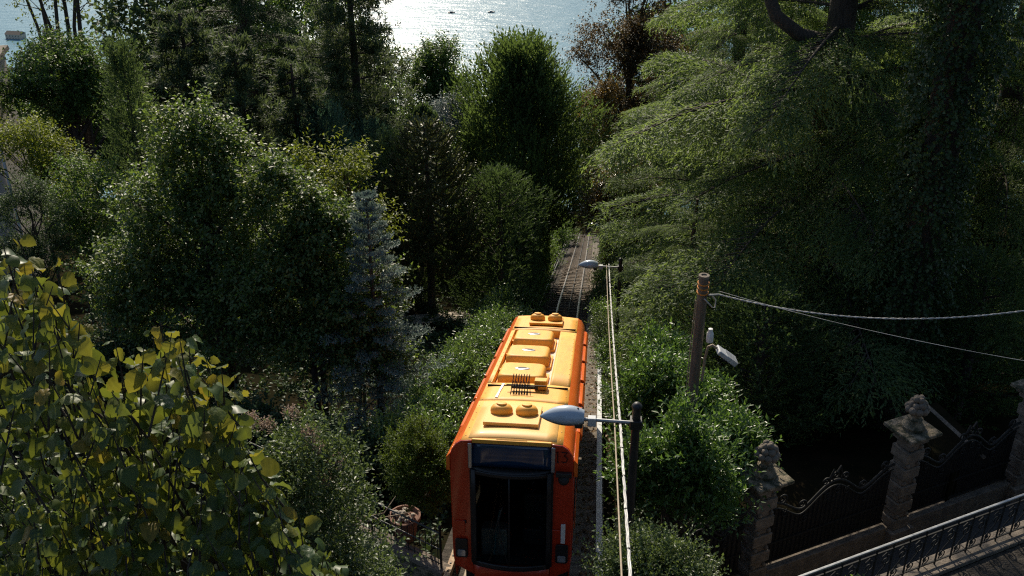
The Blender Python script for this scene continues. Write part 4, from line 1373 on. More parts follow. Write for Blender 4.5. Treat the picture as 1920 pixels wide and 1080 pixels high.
# weeping cypress: an arched leader hung with dense drapery
rng = np.random.default_rng(47)
top = W(792, 196, 50); zb = gz(top.x, top.y); H = top.z - zb
arc = [(-.75, 0, 0), (-.7, 0, H - 1.7), (-.45, 0, H - .55), (0, 0, H), (.45, 0, H - .5), (.75, 0, H - 1.3), (1.05, 0, H - 2.2), (1.3, 0, H - 3.2)]
n = 1500
q = rng.uniform(.25, 1, n) * (len(arc) - 1)
ap = np.array(arc); qi = np.arange(len(arc))
P0 = np.stack([np.interp(q, qi, ap[:, j]) for j in range(3)], -1) + rng.normal(0, .14, (n, 3))
D = nrm(rng.normal(0, .25, (n, 3)) + np.array([0, 0, -1.]))
P, LD, Nn, tn = along(rng, P0, D, rng.uniform(.3, .8, n), 9, .3, -.1)
lf = leaf_arrays(rng, P, LD, Nn, tn, .13, .05)
tree_thing('weeping_cypress', 'dark weeping cypress bent in an arch behind the monkey puzzle tree', 'tree', (top.x, top.y, zb), MB().tube(arc, [.14, .12, .10, .08, .07, .06, .05, .03], 8), [lf], M['bark'], M['f_dark'])

broadleaf('lakeside_tree', 'rounded green tree standing against the glittering lake', 'tree', 818, 72, 66,
          [(0, 0, -1.9, 1.5, 1.5, 1.9), (-.6, 0, -3.6, 2.0, 1.8, 2.0), (.9, 0, -3.9, 1.9, 1.8, 1.7), (0, 0, -6, 2.6, 2.4, 2.4)], 'f_green', 400, .5, 9, .75, 8, .18, .11, 51, r0=.2, upw=.7)
broadleaf('silver_shrub', 'pale silvery shrub glimpsed below the rounded lakeside tree', 'shrub', 842, 190, 58,
          [(0, 0, -1.2, 1.6, 1.3, 1.2), (.9, 0, -1.8, 1.4, 1.2, 1.2)], 'f_white', 90, .4, 8, .5, 7, .16, .07, 52, r0=.07, nl=12)


def pine(name, label, px, pytop, d, Lmax, seed, nl=46, k=12, zlow=.25, leafm='f_pine', L=.29, Wd=.062, rise=.12):
    rng = np.random.default_rng(seed)
    top = W(px, pytop, d); zb = gz(top.x, top.y); H = top.z - zb
    wood = MB().tube([(0, 0, -.3), (.1, 0, H * .5), (0, 0, H)], [.36, .24, .05], 10)
    P0, D, T = [], [], []
    for i in range(nl):
        t = zlow + (.98 - zlow) * (i + .5) / nl
        az = i * GOLD + rng.normal(0, .3)
        Lb = Lmax * (1 - .75 * ((t - zlow) / (1 - zlow)) ** 1.5) * rng.uniform(.65, 1.1)
        o = np.array([math.cos(az), math.sin(az), 0])
        a = np.array([0, 0, t * H]); b = a + o * Lb + np.array([0, 0, Lb * rng.uniform(-.08, rise * 2)])
        limb(wood, a, b, .07, .015, -.03, 5, 5, .06, rng)
        m = int(34 * Lb) + 6
        q = rng.uniform(.25, 1, m)
        c = a + (b - a) * q[:, None]
        off = rng.normal(0, 1, (m, 3)) * np.array([.26, .26, .17]) * Lb * (.35 + .3 * q[:, None])
        P0.append(c + off); T.append(rng.uniform(0, 1, m))
        D.append(nrm(off * .8 + o * .4 + rng.normal(0, .25, (m, 3)) + np.array([0, 0, .35])))
    P0 = np.concatenate(P0); D = np.concatenate(D); T = np.concatenate(T)
    m = len(P0)
    P, LD, Nn, tn = along(rng, P0, D, rng.uniform(.25, .5, m), k, .6, .12, tone=T)
    return tree_thing(name, label, 'tree', (top.x, top.y, zb), wood, [leaf_arrays(rng, P, LD, Nn, tn, L, Wd, .05, .0)], M['bark'], M[leafm])


pine('pine_tree', 'tall open pine rising in front of the lake at the top', 640, -190, 48, 3.7, 61, 50)
pine('pine_tree', 'bushy dark pine with rounded needle tufts above the silvery tree', 335, 25, 43, 2.9, 62, 52, zlow=.1)
pine('pine_tree', 'lower dark pine between the bushy pine and the tall open pine', 435, 75, 41, 2.5, 63, 46, zlow=.1)
pine('pine_tree', 'shaded pine below the tall open pine, behind the blue green cypress', 545, 120, 44, 2.4, 64, 44, zlow=.1)
dark_boughs = [bough_mesh(310 + i, 7.0, 46, 10, 8, .20, .09, ('bark', 'f_dark')) for i in range(3)]
q = W(455, 0, 62)
cedar('dark spreading cedar with flat tiers and bright lake gaps behind the pines', (q.x, q.y, gz(q.x, q.y)), 29, 8.0, 62, 65, dark_boughs, lambda t: (1 - t) ** .5, .5, .25)
broadleaf('maple_tree', 'green broadleaf tree with a dark trunk at the far left', 'tree', 105, 62, 45,
          [(0, 0, -1.8, 2.2, 2, 1.8), (-1.6, 0, -3.4, 2.0, 1.8, 1.7), (1.6, 0, -3.2, 1.9, 1.8, 1.8)], 'f_green', 300, .42, 9, .6, 8, .15, .10, 71, r0=.3)
# bare-stemmed tree top left
rng = np.random.default_rng(72)
top = W(62, -140, 47); zb = gz(top.x, top.y); H = top.z - zb
wood = MB(); ends = []
for k in range(7):
    a = W(30 + k * 14, 72, 47); b = W(-10 + k * 26, -120, 47 + rng.normal(0, .6))
    a0 = Vector((a.x - top.x, rng.normal(0, .2), a.z - zb)); b0 = Vector((b.x - top.x, rng.normal(0, .5), b.z - zb))
    r0_ = rng.uniform(.07, .12)
    wood.tube([(0, 0, 0), a0 * .6, a0, a0.lerp(b0, .5) + Vector((rng.normal(0, .1), 0, 0)), b0], [r0_ * 1.6, r0_ * 1.3, r0_, r0_ * .8, r0_ * .4], 7)
    for j in range(5):
        s = a0.lerp(b0, rng.uniform(.1, .9)); e = s + Vector((rng.normal(0, .8), rng.normal(0, .6), rng.uniform(.2, .8)))
        limb(wood, s, e, .03, .01, .03, 5, 4); ends.append(e)
E_ = np.array([tuple(e) for e in ends])
P0 = np.repeat(E_, 8, 0) + rng.normal(0, .35, (len(E_) * 8, 3))
P, LD, Nn, tn = along(rng, P0, nrm(rng.normal(0, 1, P0.shape) + [0, 0, .4]), np.full(len(P0), .5), 6, .6)
tree_thing('bare_stemmed_tree', 'thin leaved tree with many bare upright stems in the top left corner', 'tree', (top.x, top.y, zb), wood, [leaf_arrays(rng, P, LD, Nn, tn, .15, .09)], M['bark'], M['f_yellow'])
broadleaf('garden_shrub', 'sunlit yellow green shrub on the terrace at the left edge', 'shrub', 45, 238, 36,
          [(0, 0, -.9, 1.3, 1.1, 1.0), (-1.3, 0, -1.3, 1.2, 1, 1.0), (1.2, -.4, -1.7, 1.1, 1, 1.0)], 'f_yellow', 150, .32, 8, .45, 7, .11, .06, 73, r0=.06, nl=16)
broadleaf('garden_shrub', 'loose green shrub below the pointed cypress at the left', 'shrub', 150, 300, 33,
          [(0, 0, -1.2, 1.2, 1.1, 1.2), (-.7, 0, -2.4, 1.3, 1.1, 1.3), (.4, -.6, -3.6, 1.4, 1.2, 1.4)], 'f_green', 190, .35, 8, .45, 7, .11, .065, 74, r0=.08, nl=16)
broadleaf('clipped_tree', 'small dark rounded evergreen at the left edge above the yellow leaves', 'tree', 42, 350, 31,
          [(0, 0, -1.1, 1.15, 1.0, 1.1), (-.3, 0, -2.6, 1.2, 1.0, 1.2)], 'f_dark', 260, .22, 10, .22, 8, .07, .035, 75, r0=.08, nl=14, inner=.6)
broadleaf('garden_shrub', 'pale sunlit shrub beside the small rounded evergreen', 'shrub', 120, 350, 35,
          [(0, 0, -.8, 1.0, .9, .8), (.8, 0, -1.3, 1.0, .9, .9)], 'f_yellow', 90, .3, 8, .4, 7, .10, .055, 76, r0=.05, nl=12)

# ------------------------------------------------------------------ hedge and shrubs by the track, left
hedge_spec = [(20.3, -3.0, 1.1, 1.2, 2.2), (22.6, -2.9, 1.15, 1.4, 2.4), (25.2, -2.8, 1.1, 1.5, 2.5), (28.2, -2.8, 1.1, 1.7, 2.5), (31.5, -2.7, 1.1, 1.8, 2.4), (35.2, -2.6, 1.1, 2.0, 2.2), (39.2, -2.6, 1.1, 2.2, 2.2), (43.5, -2.7, 1.2, 2.4, 2.4)]
order = ['nearest the round box bush', 'second up from the round box bush', 'third from the round box bush', 'beside the middle of the car roof', 'beside the far end of the car roof', 'just beyond the far end of the car', 'second beyond the car', 'farthest one, under the dark thuja']
for i, (y, u, rx, ry, h) in enumerate(hedge_spec):
    bush('laurel_bush', 'glossy laurel of the left track hedge, ' + order[i], 'bush', float(xt(y)) + u, y, rx, ry, h, 'f_laurel_dark', 190, 9, 7, .125, .056, .36, .28, 100 + i, 'hedge left of the track')
for i, (y, u, h, lab) in enumerate(((48.5, -2.9, 2.4, 'under the big domed yew'), (54.5, -2.9, 2.6, 'on the bank below the domed yew'), (62, -3.0, 3.0, 'beside the far rails'), (71, -3.0, 3.4, 'second lowest beside the vanishing rails'), (80, -2.6, 3.6, 'where the rails vanish'), (90, -2.0, 4.0, 'beyond the end of the visible rails'))):
    bush('bank_bush', 'dull green bush on the left track bank, ' + lab, 'bush', float(xt(y)) + u, y, 1.5, 3.2, h, 'f_green', 150, 8, 7, .17, .09, .5, .4, 112 + i, 'bushes on the far track bank', z=float(zr(y)) - .4)
for i, (px, py, d, lab) in enumerate(((470, 770, 25.5, 'low shaded shrub under the tallest bushy tree'), (590, 790, 24, 'low shaded shrub between the flowering shrub and the blue spruce'), (690, 760, 24.5, 'low shaded shrub at the foot of the blue spruce'), (170, 640, 29, 'low shaded shrub beside the iron picket fence'))):
    q = W(px, py, d)
    bush('garden_shrub', lab, 'shrub', q.x, q.y, 1.5, 1.2, 1.3, 'f_ground', 110, 8, 7, .12, .07, .3, .3, 180 + i, 'low shrubs in the garden shade')
q = W(772, 850, 20.6)
bush('box_bush', 'round clipped box bush beside the orange car front', 'bush', q.x, q.y, .95, .95, 1.75, 'f_box', 420, 10, 7, .050, .028, .14, .10, 120, lumps=4, z=q.z - .95)
q = W(560, 880, 9.6)
SHR = bush('viburnum_shrub', 'near shrub with small shiny leaves and faded pinkish flower heads', 'shrub', q.x, q.y, .75, .75, 3.0, 'f_shrub', 430, 9, 8, .042, .024, .20, .13, 121, z=q.z - 2.25, lumps=9)
rng = np.random.default_rng(122)
n = 60
P0 = rsphere(rng, n) * .02; D = nrm(rsphere(rng, n) + [0, 0, .6])
P, LD, Nn, tn = along(rng, P0, D, np.full(n, .09), 6, .6)
V_, F_, T_ = leaf_arrays(rng, P, LD, Nn, tn, .022, .014)
bloom = np_mesh('flower_head', V_, F_, M['f_bloom'], T_)
for (bx, by) in ((545, 778), (580, 815), (590, 840), (470, 790), (610, 900), (500, 800), (630, 870)):
    b = W(bx, by, 9.5 + rng.normal(0, .15))
    obj('flower_head', bloom, SHR, (b.x - SHR.location.x, b.y - SHR.location.y, b.z - SHR.location.z), kind='stuff')
q = W(650, 1040, 10.2)
bush('viburnum_shrub', 'lower near shrub with dull green leaves and thin red twigs below the flowering one', 'shrub', q.x, q.y, .62, .6, 2.6, 'f_shrub', 260, 9, 8, .040, .022, .2, .13, 123, z=q.z - 2.3, lumps=7)
tw_ = thing('bare_branch', 'thin bare reddish branch reaching out over the low iron fence', 'branch', tuple(W(660, 985, 10)))
o0 = W(660, 985, 10)
for pts in ([(660, 985), (710, 972), (770, 960)], [(668, 972), (720, 962), (742, 930)], [(650, 960), (670, 940)]):
    MB().tube([W(a, b, 10 + .1 * i) - o0 for i, (a, b) in enumerate(pts)], [.010, .007, .004][:len(pts)], 5).build('twig', M['rust'], tw_, smooth=60)

# ================================================================== near lime tree, lower left: big single leaves
OUT = [(-80, 420), (0, 425), (25, 432), (60, 500), (110, 500), (140, 585), (190, 655), (250, 630), (300, 600), (350, 625), (400, 665), (435, 710), (455, 790), (480, 850), (520, 925), (560, 970), (610, 1020), (660, 1090)]
rng = np.random.default_rng(131)


def heart(seed, plain=False):
    r = np.random.default_rng(seed)
    rows = [(0, .0), (-.10, .16), (-.08, .32), (.06, .46), (.16, .475), (.24, .53), (.36, .505), (.46, .52), (.56, .45), (.66, .43), (.76, .31), (.85, .25), (.92, .11), (1.02, .0)]
    ax = [0, .01, .04, .1, .17, .25, .36, .46, .56, .66, .76, .85, .92, 1.02]
    if plain: rows, ax = rows[::2] + rows[-1:], ax[::2] + ax[-1:]
    vs_, fs_ = [], []
    curl, fold, wv = r.uniform(.15, .85), r.uniform(-.55, .45), r.uniform(.02, .06)
    twist = r.normal(0, .4)
    for i, (t, w) in enumerate(rows):
        zc = -curl * ax[i] ** 2
        w *= r.uniform(.92, 1.08)
        vs_ += [(t, w, zc + fold * w + wv * math.sin(i * 2.1 + seed) + twist * w * ax[i]), (ax[i], 0, zc), (t, -w, zc + fold * w + wv * math.cos(i * 1.7 + seed) - twist * w * ax[i])]
    for i in range(len(rows) - 1):
        a = i * 3
        fs_ += [(a, a + 3, a + 4, a + 1), (a + 1, a + 4, a + 5, a + 2)]
    return np.array(vs_), np.array(fs_)


hearts = [heart(k) for k in range(8)]
flat_hearts = [heart(k, True) for k in range(8)]
lz = W(250, 900, 7.5)
lime = thing('lime_tree', 'near tree top with large yellow green heart shaped leaves, lower left', 'tree', (-2.2, 6.6, gz(-2.2, 6.6)))
lb = np.array(lime.location)
LL = []
stems = MB()
special = [(28, 436), (60, 505), (108, 498), (8, 520), (300, 602), (322, 625), (270, 645), (352, 632), (415, 690), (440, 705), (240, 650), (190, 668), (385, 668), (150, 600), (465, 850), (520, 925), (560, 965), (30, 480), (90, 560), (330, 690), (400, 740), (215, 640)]
for i in range(460):
    if i < len(special):
        px_, py_ = special[i]; d_ = rng.uniform(6.2, 7.2)
    else:
        px_ = rng.uniform(-60, 640)
        t_ = np.interp(px_, [p[0] for p in OUT], [p[1] for p in OUT])
        py_ = t_ + 15 + (1110 - t_) * rng.uniform() ** 1.1
        d_ = rng.uniform(6.2, 8.8)
    tip = np.array(W(px_, py_, d_))
    ln = rng.uniform(.45, .8)
    dirn = nrm(np.array([rng.normal(.05, .22), rng.normal(-.05, .22), 1.0]))
    stems.tube([tuple(tip - dirn * ln * 1.15 + np.array([rng.normal(0, .03), 0, 0]) - lb), tuple(tip - dirn * ln * .5 - lb), tuple(tip - lb)], [.009, .006, .003], 5, cap=False)
    m = int(ln / .085)
    for k in range(m):
        p = tip - dirn * (k * .085 + rng.uniform(0, .03))
        az = k * 2.4 + rng.normal(0, .5) + i
        o = np.array([math.cos(az), math.sin(az), rng.uniform(-.9, .15)])
        p = p + o * .04
        nn = np.array([rng.normal(0, .5), rng.normal(-.85, .5), .75]) if rng.uniform() < (.75 if i < 60 else .55) else np.array([rng.normal(0, .35), rng.normal(-.1, .35), 1.0])
        size = rng.uniform(.075, .132) * (.75 + .25 * min(1, k / 2))
        LL.append((p, nrm(o), nn, size, i < 48 and k < 4, d_))
order_ = sorted(range(len(LL)), key=lambda j: (not LL[j][4], LL[j][5]))


def frame(dv_, nv):
    x = nrm(dv_); y = nrm(np.cross(nv, x)); z = np.cross(x, y)
    return np.stack([x, y, z], 1)


def in_view(p):
    d = p[1] * CP - p[2] * SP
    a = 960 + FPX * p[0] / d; b = 540 - FPX * (p[1] * SP + p[2] * CP) / d
    return -10 < a < 1000 and b < 1090


hm = [[np_mesh('leaf', v, f, M[mm], None, True) for v, f in hearts] for mm in ('f_lime_obj', 'f_lime_green')]
cnt, Vs_, Fs_, Ts_, b_ = 0, [], [], [], 0
for j in order_:
    p, o, nn, size, hot, d_ = LL[j]
    Rm = frame(o, nn)
    k = j % 8
    if cnt < 300 and in_view(p):
        lo = obj('leaf', hm[0 if hot or rng.uniform() < .25 else 1][k], lime)
        lo.matrix_local = Matrix.Translation(Vector(p - lb)) @ Matrix(Rm.tolist()).to_4x4() @ Matrix.Scale(size, 4)
        cnt += 1
    else:
        v, f = flat_hearts[k]
        Vs_.append((v * size) @ Rm.T + p - lb); Fs_.append(f + b_); b_ += len(v); Ts_.append(np.full(len(f), rng.uniform()))
obj('foliage', np_mesh('foliage', np.concatenate(Vs_), np.concatenate(Fs_), M['f_lime'], np.concatenate(Ts_), True), lime, kind='stuff')
stems.build('twig_mass', M['bark'], lime, smooth=60, kind='stuff')
tr_ = MB().tube([(0, 0, -.3), (.05, .25, 3), (-.1, .5, 5.5), (-.3, .6, -5.6 - lb[2])], [.16, .12, .07, .02], 10)
for i in range(16):
    px_ = rng.uniform(-40, 560); t_ = np.interp(px_, [p[0] for p in OUT], [p[1] for p in OUT])
    e = np.array(W(px_, t_ + rng.uniform(60, 330), rng.uniform(6.4, 8.2))) - lb
    limb(tr_, (0, 0, max(3, e[2] - 3.5)), e, .03, .008, .05, 6, 5, .04, rng)
tr_.build('trunk', M['bark'], lime, smooth=60)
q = W(40, 1010, 9.3)
bush('undergrowth_shrub', 'dark shrub filling the very bottom left corner behind the big leaves', 'shrub', q.x, q.y, 1.2, .8, 2.6, 'f_shrub', 200, 9, 7, .065, .04, .28, .24, 141, z=q.z - 1.7, lumps=6)
bush('undergrowth_shrub', 'dark dense shrub under the big leaved tree in the lower left corner', 'shrub', -2.9, 9.0, 2.2, 1.2, 6.4, 'f_shrub', 480, 9, 7, .07, .044, .30, .26, 140, z=-13.4, lumps=10)

# ================================================================== right side
laur = [(1235, 770, 22.5, 1.25, 1.15, 2.9, 'tall bright laurel between the cables and the wooden pole'),
        (1330, 850, 21.2, 1.0, 1.0, 2.6, 'bright laurel in front of the wooden pole, next to the gate'),
        (1205, 700, 25.5, 1.0, 1.3, 2.6, 'bright laurel beyond the lamp post beside the grey duct'),
        (1240, 890, 18.6, .95, .9, 2.3, 'shadier laurel behind the lamp post foot')]
for i, (px, py, d, rx, ry, h, lab) in enumerate(laur):
    q = W(px, py, d)
    bush('laurel_bush', lab, 'bush', q.x + .38, q.y, rx, ry, h, 'f_laurel', 230, 9, 8, .125, .048, .34, .26, 150 + i, 'laurels right of the track', z=q.z - h * .55)
q = W(1235, 1045, 15.2)
bush('viburnum_bush', 'small leaved bush at the foot of the cables, bottom centre right', 'bush', q.x, q.y, 1.1, .8, 2.0, 'f_shrub', 420, 9, 8, .060, .032, .24, .18, 160, z=q.z - 1.45, lumps=8)
hr = [(27.5, 2.75, 1.7), (31.0, 2.5, 1.8), (35.0, 2.25, 1.9), (39.5, 2.15, 2.0), (44.5, 2.1, 2.1), (52, 2.1, 2.3), (60, 2.2, 2.5)]
wh = ['beside the far end of the car', 'one further down than the car', 'at the second lamp', 'below the second lamp', 'just below the magnolia', 'second below the magnolia', 'farthest one']
for i, (y, u, h) in enumerate(hr):
    bush('hedge_bush', 'light green bush of the right track hedge, ' + wh[i], 'bush', float(xt(y)) + u, y, .95, 1.9, h, 'f_laurel_dark' if i % 2 else 'f_shrub', 190, 9, 8, .09, .045, .34, .26, 170 + i, 'hedge right of the track', z=float(zr(y)) - .4)
broadleaf('magnolia_tree', 'glossy magnolia with brown backed leaves overhanging the far end of the track', 'tree', 1165, 300, 52,
          [(0, 0, -2.0, 1.9, 1.6, 2.0), (-.9, 0, -3.3, 1.4, 1.4, 1.4), (1.6, 0, -3.0, 1.8, 1.6, 2.0), (.6, 0, -5, 2.2, 1.8, 2)], 'f_magnolia', 300, .45, 8, .5, 8, .19, .085, 181, r0=.16)
broadleaf('copper_beech', 'reddish brown copper beech at the right shore of the lake view', 'tree', 1195, -110, 60,
          [(0, 0, -3, 3.0, 2.6, 3.0), (-1.2, 0, -6.5, 2.6, 2.4, 2.6), (1.0, 0, -8, 3.4, 3, 3.2), (-.4, 0, -10.5, 2.6, 2.4, 2.6)], 'f_copper', 520, .55, 10, .7, 8, .15, .10, 182, r0=.35, bottom=-.8, upw=.0)
broadleaf('autumn_tree', 'small orange tinted tree between the yew and the copper beech', 'tree', 1200, 150, 58,
          [(-2.4, 0, -1.8, 1.2, 1.2, 1.6), (-1.4, 0, -3.6, 1.6, 1.4, 2), (-.3, 0, -5.5, 1.6, 1.4, 2)], 'f_orange', 130, .4, 9, .5, 7, .15, .09, 183, r0=.12)
# main cedar
boughs = [bough_mesh(300 + i) for i in range(6)]
q = W(1575, 60, 31)
zb = gz(q.x, q.y)
cedar_a = cedar('great cedar with thick dark trunk and drooping layered branches', (q.x, q.y, zb), 27, 8.9, 96, 191, boughs, lambda t: (1 - t) ** .42, .52, bare=-6.6)
q_ = Vector((q.x, q.y, zb))
MB().tube([W(1568, 82, 30.6) - q_, W(1500, 66, 29.8) - q_, W(1455, 30, 29.6) - q_, W(1435, -30, 29.8) - q_, W(1440, -90, 30) - q_], [.24, .22, .20, .18, .12], 10).build('bent_limb', M['bark'], cedar_a, smooth=60)
q = W(1385, 120, 42)
cedar('lighter olive cedar with feathery tiers beside the lower track', (q.x, q.y, gz(q.x, q.y)), 21, 6.4, 66, 192, boughs, lambda t: (1 - t) ** .5, .40)
q = W(1265, 470, 33)
cedar('young low cedar with drooping boughs over the hedge behind the white lamp', (q.x + .6, q.y, gz(q.x, q.y) - .3), 7.2, 4.0, 30, 193, boughs, lambda t: (1 - t) ** .5, .14)
q = W(1890, 200, 35)
cedar('dark cedar at the right edge behind the ivy clad trunk', (q.x, q.y, gz(q.x, q.y)), 24, 7.5, 70, 194, boughs, lambda t: (1 - t) ** .5, .45)
q = W(1480, 0, 58)
cedar('sunlit cedar crown seen beyond the thick cedar trunk', (q.x, q.y, gz(q.x, q.y)), 30, 9.5, 80, 195, boughs, lambda t: (1 - t) ** .45, .5, .25)
# ivy clad trunk
rng = np.random.default_rng(195)
q = W(1775, 200, 25.5); zb = gz(q.x, q.y); H = 20
wood = MB().tube([(0, 0, -.4), (.1, 0, 6), (0, .1, 13), (0, 0, H)], [.62, .52, .42, .25], 12)
n = 5200
az = rng.uniform(0, 6.28, n); zz = rng.uniform(2.2, H, n)
rr = .45 + .5 * rng.uniform(0, 1, n) ** .7 * (1 + .35 * np.sin(3 * az + zz * .9) + .25 * np.sin(zz * 2.3 + az))
P0 = np.stack([rr * np.cos(az), rr * np.sin(az), zz], -1)
D = nrm(np.stack([np.cos(az), np.sin(az), np.full(n, -.5)], -1) + rng.normal(0, .3, (n, 3)))
P, LD, Nn, tn = along(rng, P0, D, rng.uniform(.2, .5, n), 7, .6, -.1, bend=.3)
tree_thing('ivy_clad_tree', 'massive trunk wrapped in hanging dark ivy right of the cedar', 'tree', (q.x, q.y, zb), wood, [leaf_arrays(rng, P, LD, nrm(Nn + D.repeat(7, 0) * 1.5), tn, .10, .09)], M['bark'], M['f_ivy'], crown='ivy')
# shaded understorey behind the gate
spire('yew_shrub', 'dark yew in deep shade behind the wooden pole and floodlight', 'tree', 1440, 545, 27, 1.9, 'f_dark', 2600, 8, .5, .12, .05, 201, dome, .05, .35, .6)
spire('yew_shrub', 'dark yew in deep shade behind the shaded gate pillar', 'tree', 1625, 520, 29, 1.9, 'f_dark', 2200, 8, .5, .13, .05, 202, dome, .15, .35, .6)
spire('yew_shrub', 'dark yew in deep shade at the right edge behind the last gate panel', 'tree', 1860, 480, 28, 2.2, 'f_dark', 2400, 8, .5, .13, .05, 203, dome, .2, .35, .6)
broadleaf('background_tree', 'sunlit green tree glimpsed past the right of the ivy clad trunk', 'tree', 1700, -120, 52,
          [(0, 0, -4, 4.5, 3.5, 4.0), (-2, 0, -8, 4.0, 3, 3.5), (3, 0, -9, 4.0, 3, 4)], 'f_green', 380, .7, 9, .9, 8, .20, .13, 204, r0=.35)
bush('terrace_plant', 'small leafy plant growing by the ornate railing at the bottom edge', 'plant', kp(.55, -.3).x, kp(.55, -.3).y, .3, .3, .75, 'f_laurel_dark', 26, 6, 6, .14, .05, .25, .1, 205, z=KZ - .05, lumps=3)

# ================================================================== distant belt of trees on the slope
def belt_tree(seed, leafm, L):
    rng = np.random.default_rng(seed)
    C, lf = blob_crown(rng, [(0, 0, 9, 2.6, 2.6, 3.2), (.8, .4, 6.4, 3.2, 3.2, 3.2), (-.8, -.3, 4.5, 3.3, 3.2, 3.0)], 230, .6, 8, .9, 7, L, L * .6)
    wood = MB().tube([(0, 0, -1), (.1, 0, 5), (0, 0, 10)], [.3, .22, .06], 7)
    for i in rng.choice(len(C), 14, replace=False): limb(wood, (0, 0, max(1.5, C[i, 2] - 2.5)), C[i], .09, .02, .05, 5, 4)
    return wood, lf


protos = []
spots = []
rng = np.random.default_rng(211)
for y0, ptop in ((74, 215), (92, 240), (115, 262), (150, 285), (200, 305)):
    for px_ in np.arange(-60, 2040, 150 if y0 < 100 else 190):
        px_ = px_ + rng.uniform(-40, 40)
        d_ = y0 * rng.uniform(.93, 1.07)
        x_ = (px_ - 960) / FPX * d_
        if y0 < 110 and abs(x_ - float(xt(d_))) < 5.5: continue
        top_ = {True: ptop, False: ptop - 95}[700 < px_ < 1180]
        if 110 < y0 < 120 and 700 < px_ < 1180: top_ = 185; d_ = d_ + 8 if px_ > 1000 else d_
        if y0 < 80 and (140 < px_ < 700 or px_ > 1180): top_ = -45 if px_ < 640 else 30
        if d_ < 105 and abs(x_ - float(xt(d_))) < 3.5: x_ = float(xt(d_)) + 4.5; px_ = 960 + FPX * x_ / d_
        tp = W(px_, top_ + rng.uniform(-25, 30), d_)
        spots.append((tp.x, tp.y, tp.z))
place = {0: 'behind the villa corner at the left edge', 1: 'behind the far left broadleaf tree', 2: 'behind the slim pointed cypress', 3: 'behind the bushy dark pine', 4: 'behind the shaded pine', 5: 'beside the trunk of the tall open pine', 6: 'below the rounded lakeside tree',
         7: 'behind the lighter olive cedar', 8: 'behind the bent limb of the great cedar', 9: 'behind the trunk of the great cedar', 11: 'behind the dark cedar at the right edge', 13: 'far down the slope at the left edge', 14: 'far down the slope below the bare stems', 28: 'far down the slope left of the pines', 30: 'far down the slope under the pines', 31: 'seen through the lower boughs of the domed yew', 32: 'closing the view where the rails vanish'}
for i, (x_, y_, zt) in enumerate(spots):
    if i not in place: continue
    k = i % 3
    zb = gz(x_, y_)
    s = max(.6, (zt - zb) / 12.4)
    lab = ('dark', 'olive', 'deep')[k] + ' green distant tree ' + place[i]
    if k >= len(protos):
        wd, lf = belt_tree(220 + k, ('f_dark', 'f_green', 'f_cypress')[k], .30)
        t = tree_thing('belt_tree', lab, 'tree', (x_, y_, zb), wd, [lf], M['bark'], M[('f_dark', 'f_green', 'f_cypress')[k]], 'trees of the far belt')
        t.scale = (s, s, s); protos.append(t)
    else:
        copy_tree(protos[k], (x_, y_, zb), rng.uniform(0, 6.28), (s * rng.uniform(.85, 1.1), s, s), lab)

# unseen tree added on the terrace to keep the gate in shade
for (x_, y_, rz_, s_, lab) in ((13.5, 10.0, .4, 1.25, 'unseen tree added on the terrace beyond the railing end to shade the gate'),):
    copy_tree(protos[1], (x_, y_, KZ - .1), rz_, s_, lab, None)['group'] = 'unseen shade trees added'

# ================================================================== ground cover
rng = np.random.default_rng(231)
n = 24000
yy = rng.uniform(15.5, 52, n); uu = np.where(rng.uniform(size=n) < .72, -rng.uniform(1.9, 18, n), rng.uniform(2.2, 5, n))
xx = xt(yy) + uu
keep = (np.sin(xx * 1.7 + yy * .9) + np.sin(yy * 2.1 - xx * .8) + rng.normal(0, .8, n) > -.6) & (yy > 15.9 - (xx + 1.3) * .727)
xx, yy = xx[keep], yy[keep]; n = len(xx)
P0 = np.stack([xx, yy, ground(xx, yy) + .02], -1)
D = nrm(rng.normal(0, .5, (n, 3)) + [0, 0, 1.])
P, LD, Nn, tn = along(rng, P0, D, rng.uniform(.08, .28, n), 4, .6, .1)
tag(obj('ground_cover', crown_mesh('ground_cover', [leaf_arrays(rng, P, LD, Nn, tn, .13, .085)], M['f_ground']), kind='stuff'), 'low ivy and weeds covering the garden slope beside the track', 'ground cover')
n = 7000
s_, w_ = rng.uniform(-2.4, 9, n), -rng.uniform(.85, 4, n)
P0 = np.stack([K0.x + GD.x * s_ + GN.x * w_, K0.y + GD.y * s_ + GN.y * w_, np.full(n, KZ - .02)], -1)
D = nrm(rng.normal(0, .4, (n, 3)) + [0, 0, 1.])
P, LD, Nn, tn = along(rng, P0, D, rng.uniform(.05, .12, n), 3, .3, .2)
tag(obj('grass', crown_mesh('grass', [leaf_arrays(rng, P, LD, Nn, tn, .10, .012)], M['f_ground']), kind='stuff'), 'short grass on the terrace beside the ornate railing', 'grass')

# ================================================================== lake boats, shore houses, villa at the left edge
def boat(px, py, label, rz):
    a, b = (px - 960) / FPX, (540 - py) / FPX
    d = -349.8 / (-SP + b * CP)
    p = W(px, py, d)
    t = thing('motor_boat', label, 'boat', (p.x, p.y, -350), rz, 'boats on the lake')
    hull = [(-5.5, -1.6), (3.0, -1.7), (6.5, 0), (3.0, 1.7), (-5.5, 1.6)]
    MB().prism(hull, 'z', -.4, 1.5).build('hull', M['dark_metal'], t, bevel=.1)
    MB().prism([(-2.5, -1.1), (1.8, -1.1), (2.6, 0), (1.8, 1.1), (-2.5, 1.1)], 'z', 1.52, 3.0).build('cabin', M['grey_paint'], t, bevel=.15)


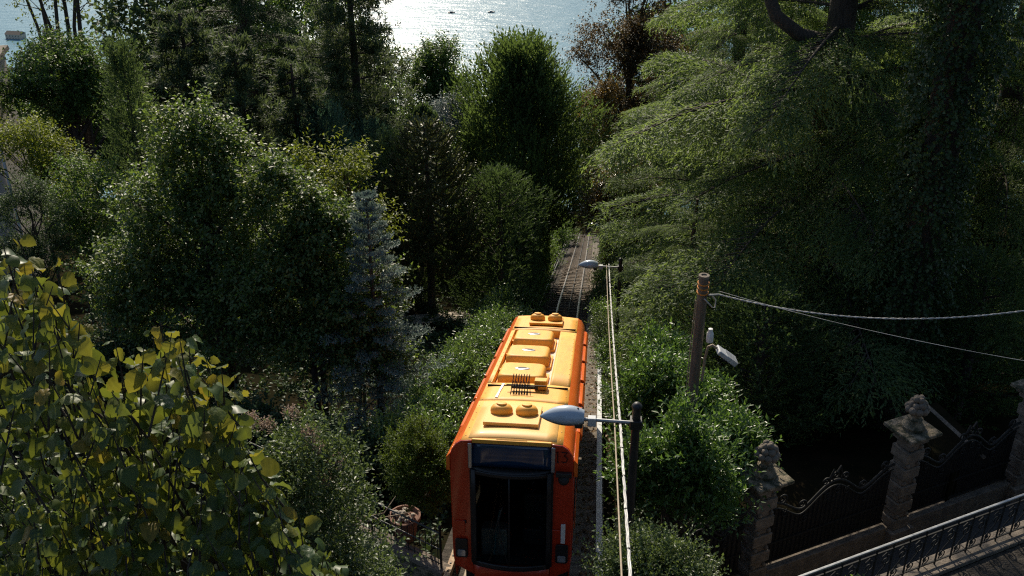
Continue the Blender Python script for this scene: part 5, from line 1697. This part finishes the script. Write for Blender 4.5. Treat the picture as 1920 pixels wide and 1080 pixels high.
boat(846, 24, 'small dark boat on the lake, the one nearer the tall pine', .25)
boat(921, 23, 'small dark boat on the lake, trailing a pale wake toward the middle', .3)
rng = np.random.default_rng(241)
wlab = ['pale house on the far shore at the left edge, beside the bare stems', 'pale house on the far shore glimpsed between the bare stems']
for i, (px, py) in enumerate(((30, 70), (96, 66))):
    b = (540 - py) / FPX
    d = -349 / (-SP + b * CP)
    p = W(px, py, d)
    t = thing('shore_house', wlab[i], 'house', (p.x, p.y, -352), rng.uniform(-.4, .4), 'houses on the shore')
    w, l, h = rng.uniform(6, 9), rng.uniform(9, 14), rng.uniform(7, 11)
    MB().box(-l, l, -w, w, 0, h).build('wall', M['plaster'], t)
    MB().prism([(-w - .8, h + .01), (w + .8, h + .01), (0, h + 4)], 'x', -l - .8, l + .8).build('roof', M['stone'], t)
    wm = MB().box(-.6, .6, -.06, .06, 0, 1.8).mesh('window', M['window_dark'])
    for r_ in range(2):
        for c_ in range(5): obj('window', wm, t, (-l + l * 2 * (c_ + .5) / 5, -w - .03, 1.5 + r_ * h * .45))
q0 = W(-34, 146, 44); zb = gz(q0.x, q0.y)
vl = thing('villa', 'corner of a tan plastered villa with white downpipe at the left edge', 'house', (q0.x, q0.y, zb), .25)
hh = q0.z - zb
MB().box(-9, 0, 0, 5, -1, hh).build('wall', M['plaster'], vl)
MB().prism([(-.4, hh + .01), (5.4, hh + .01), (5.2, hh + .25), (-.2, hh + .25)], 'x', -9.5, .2).build('roof', M['concrete'], vl)
MB().tube([(.08, -.08, -.5), (.08, -.08, hh - .05)], .07, 8).build('downpipe', M['white'], vl, smooth=50)
for c_ in range(3):
    for r_ in range(2):
        wd = MB().box(-1.9 - c_ * 2.6, -1.0 - c_ * 2.6, -.04, .02, 1.0 + r_ * 2.8, 2.5 + r_ * 2.8).build('window', M['window_dark'], vl)
        MB().box(-2.0 - c_ * 2.6, -.9 - c_ * 2.6, -.12, -.042, .92 + r_ * 2.8, .99 + r_ * 2.8).build('sill', M['stone'], wd)
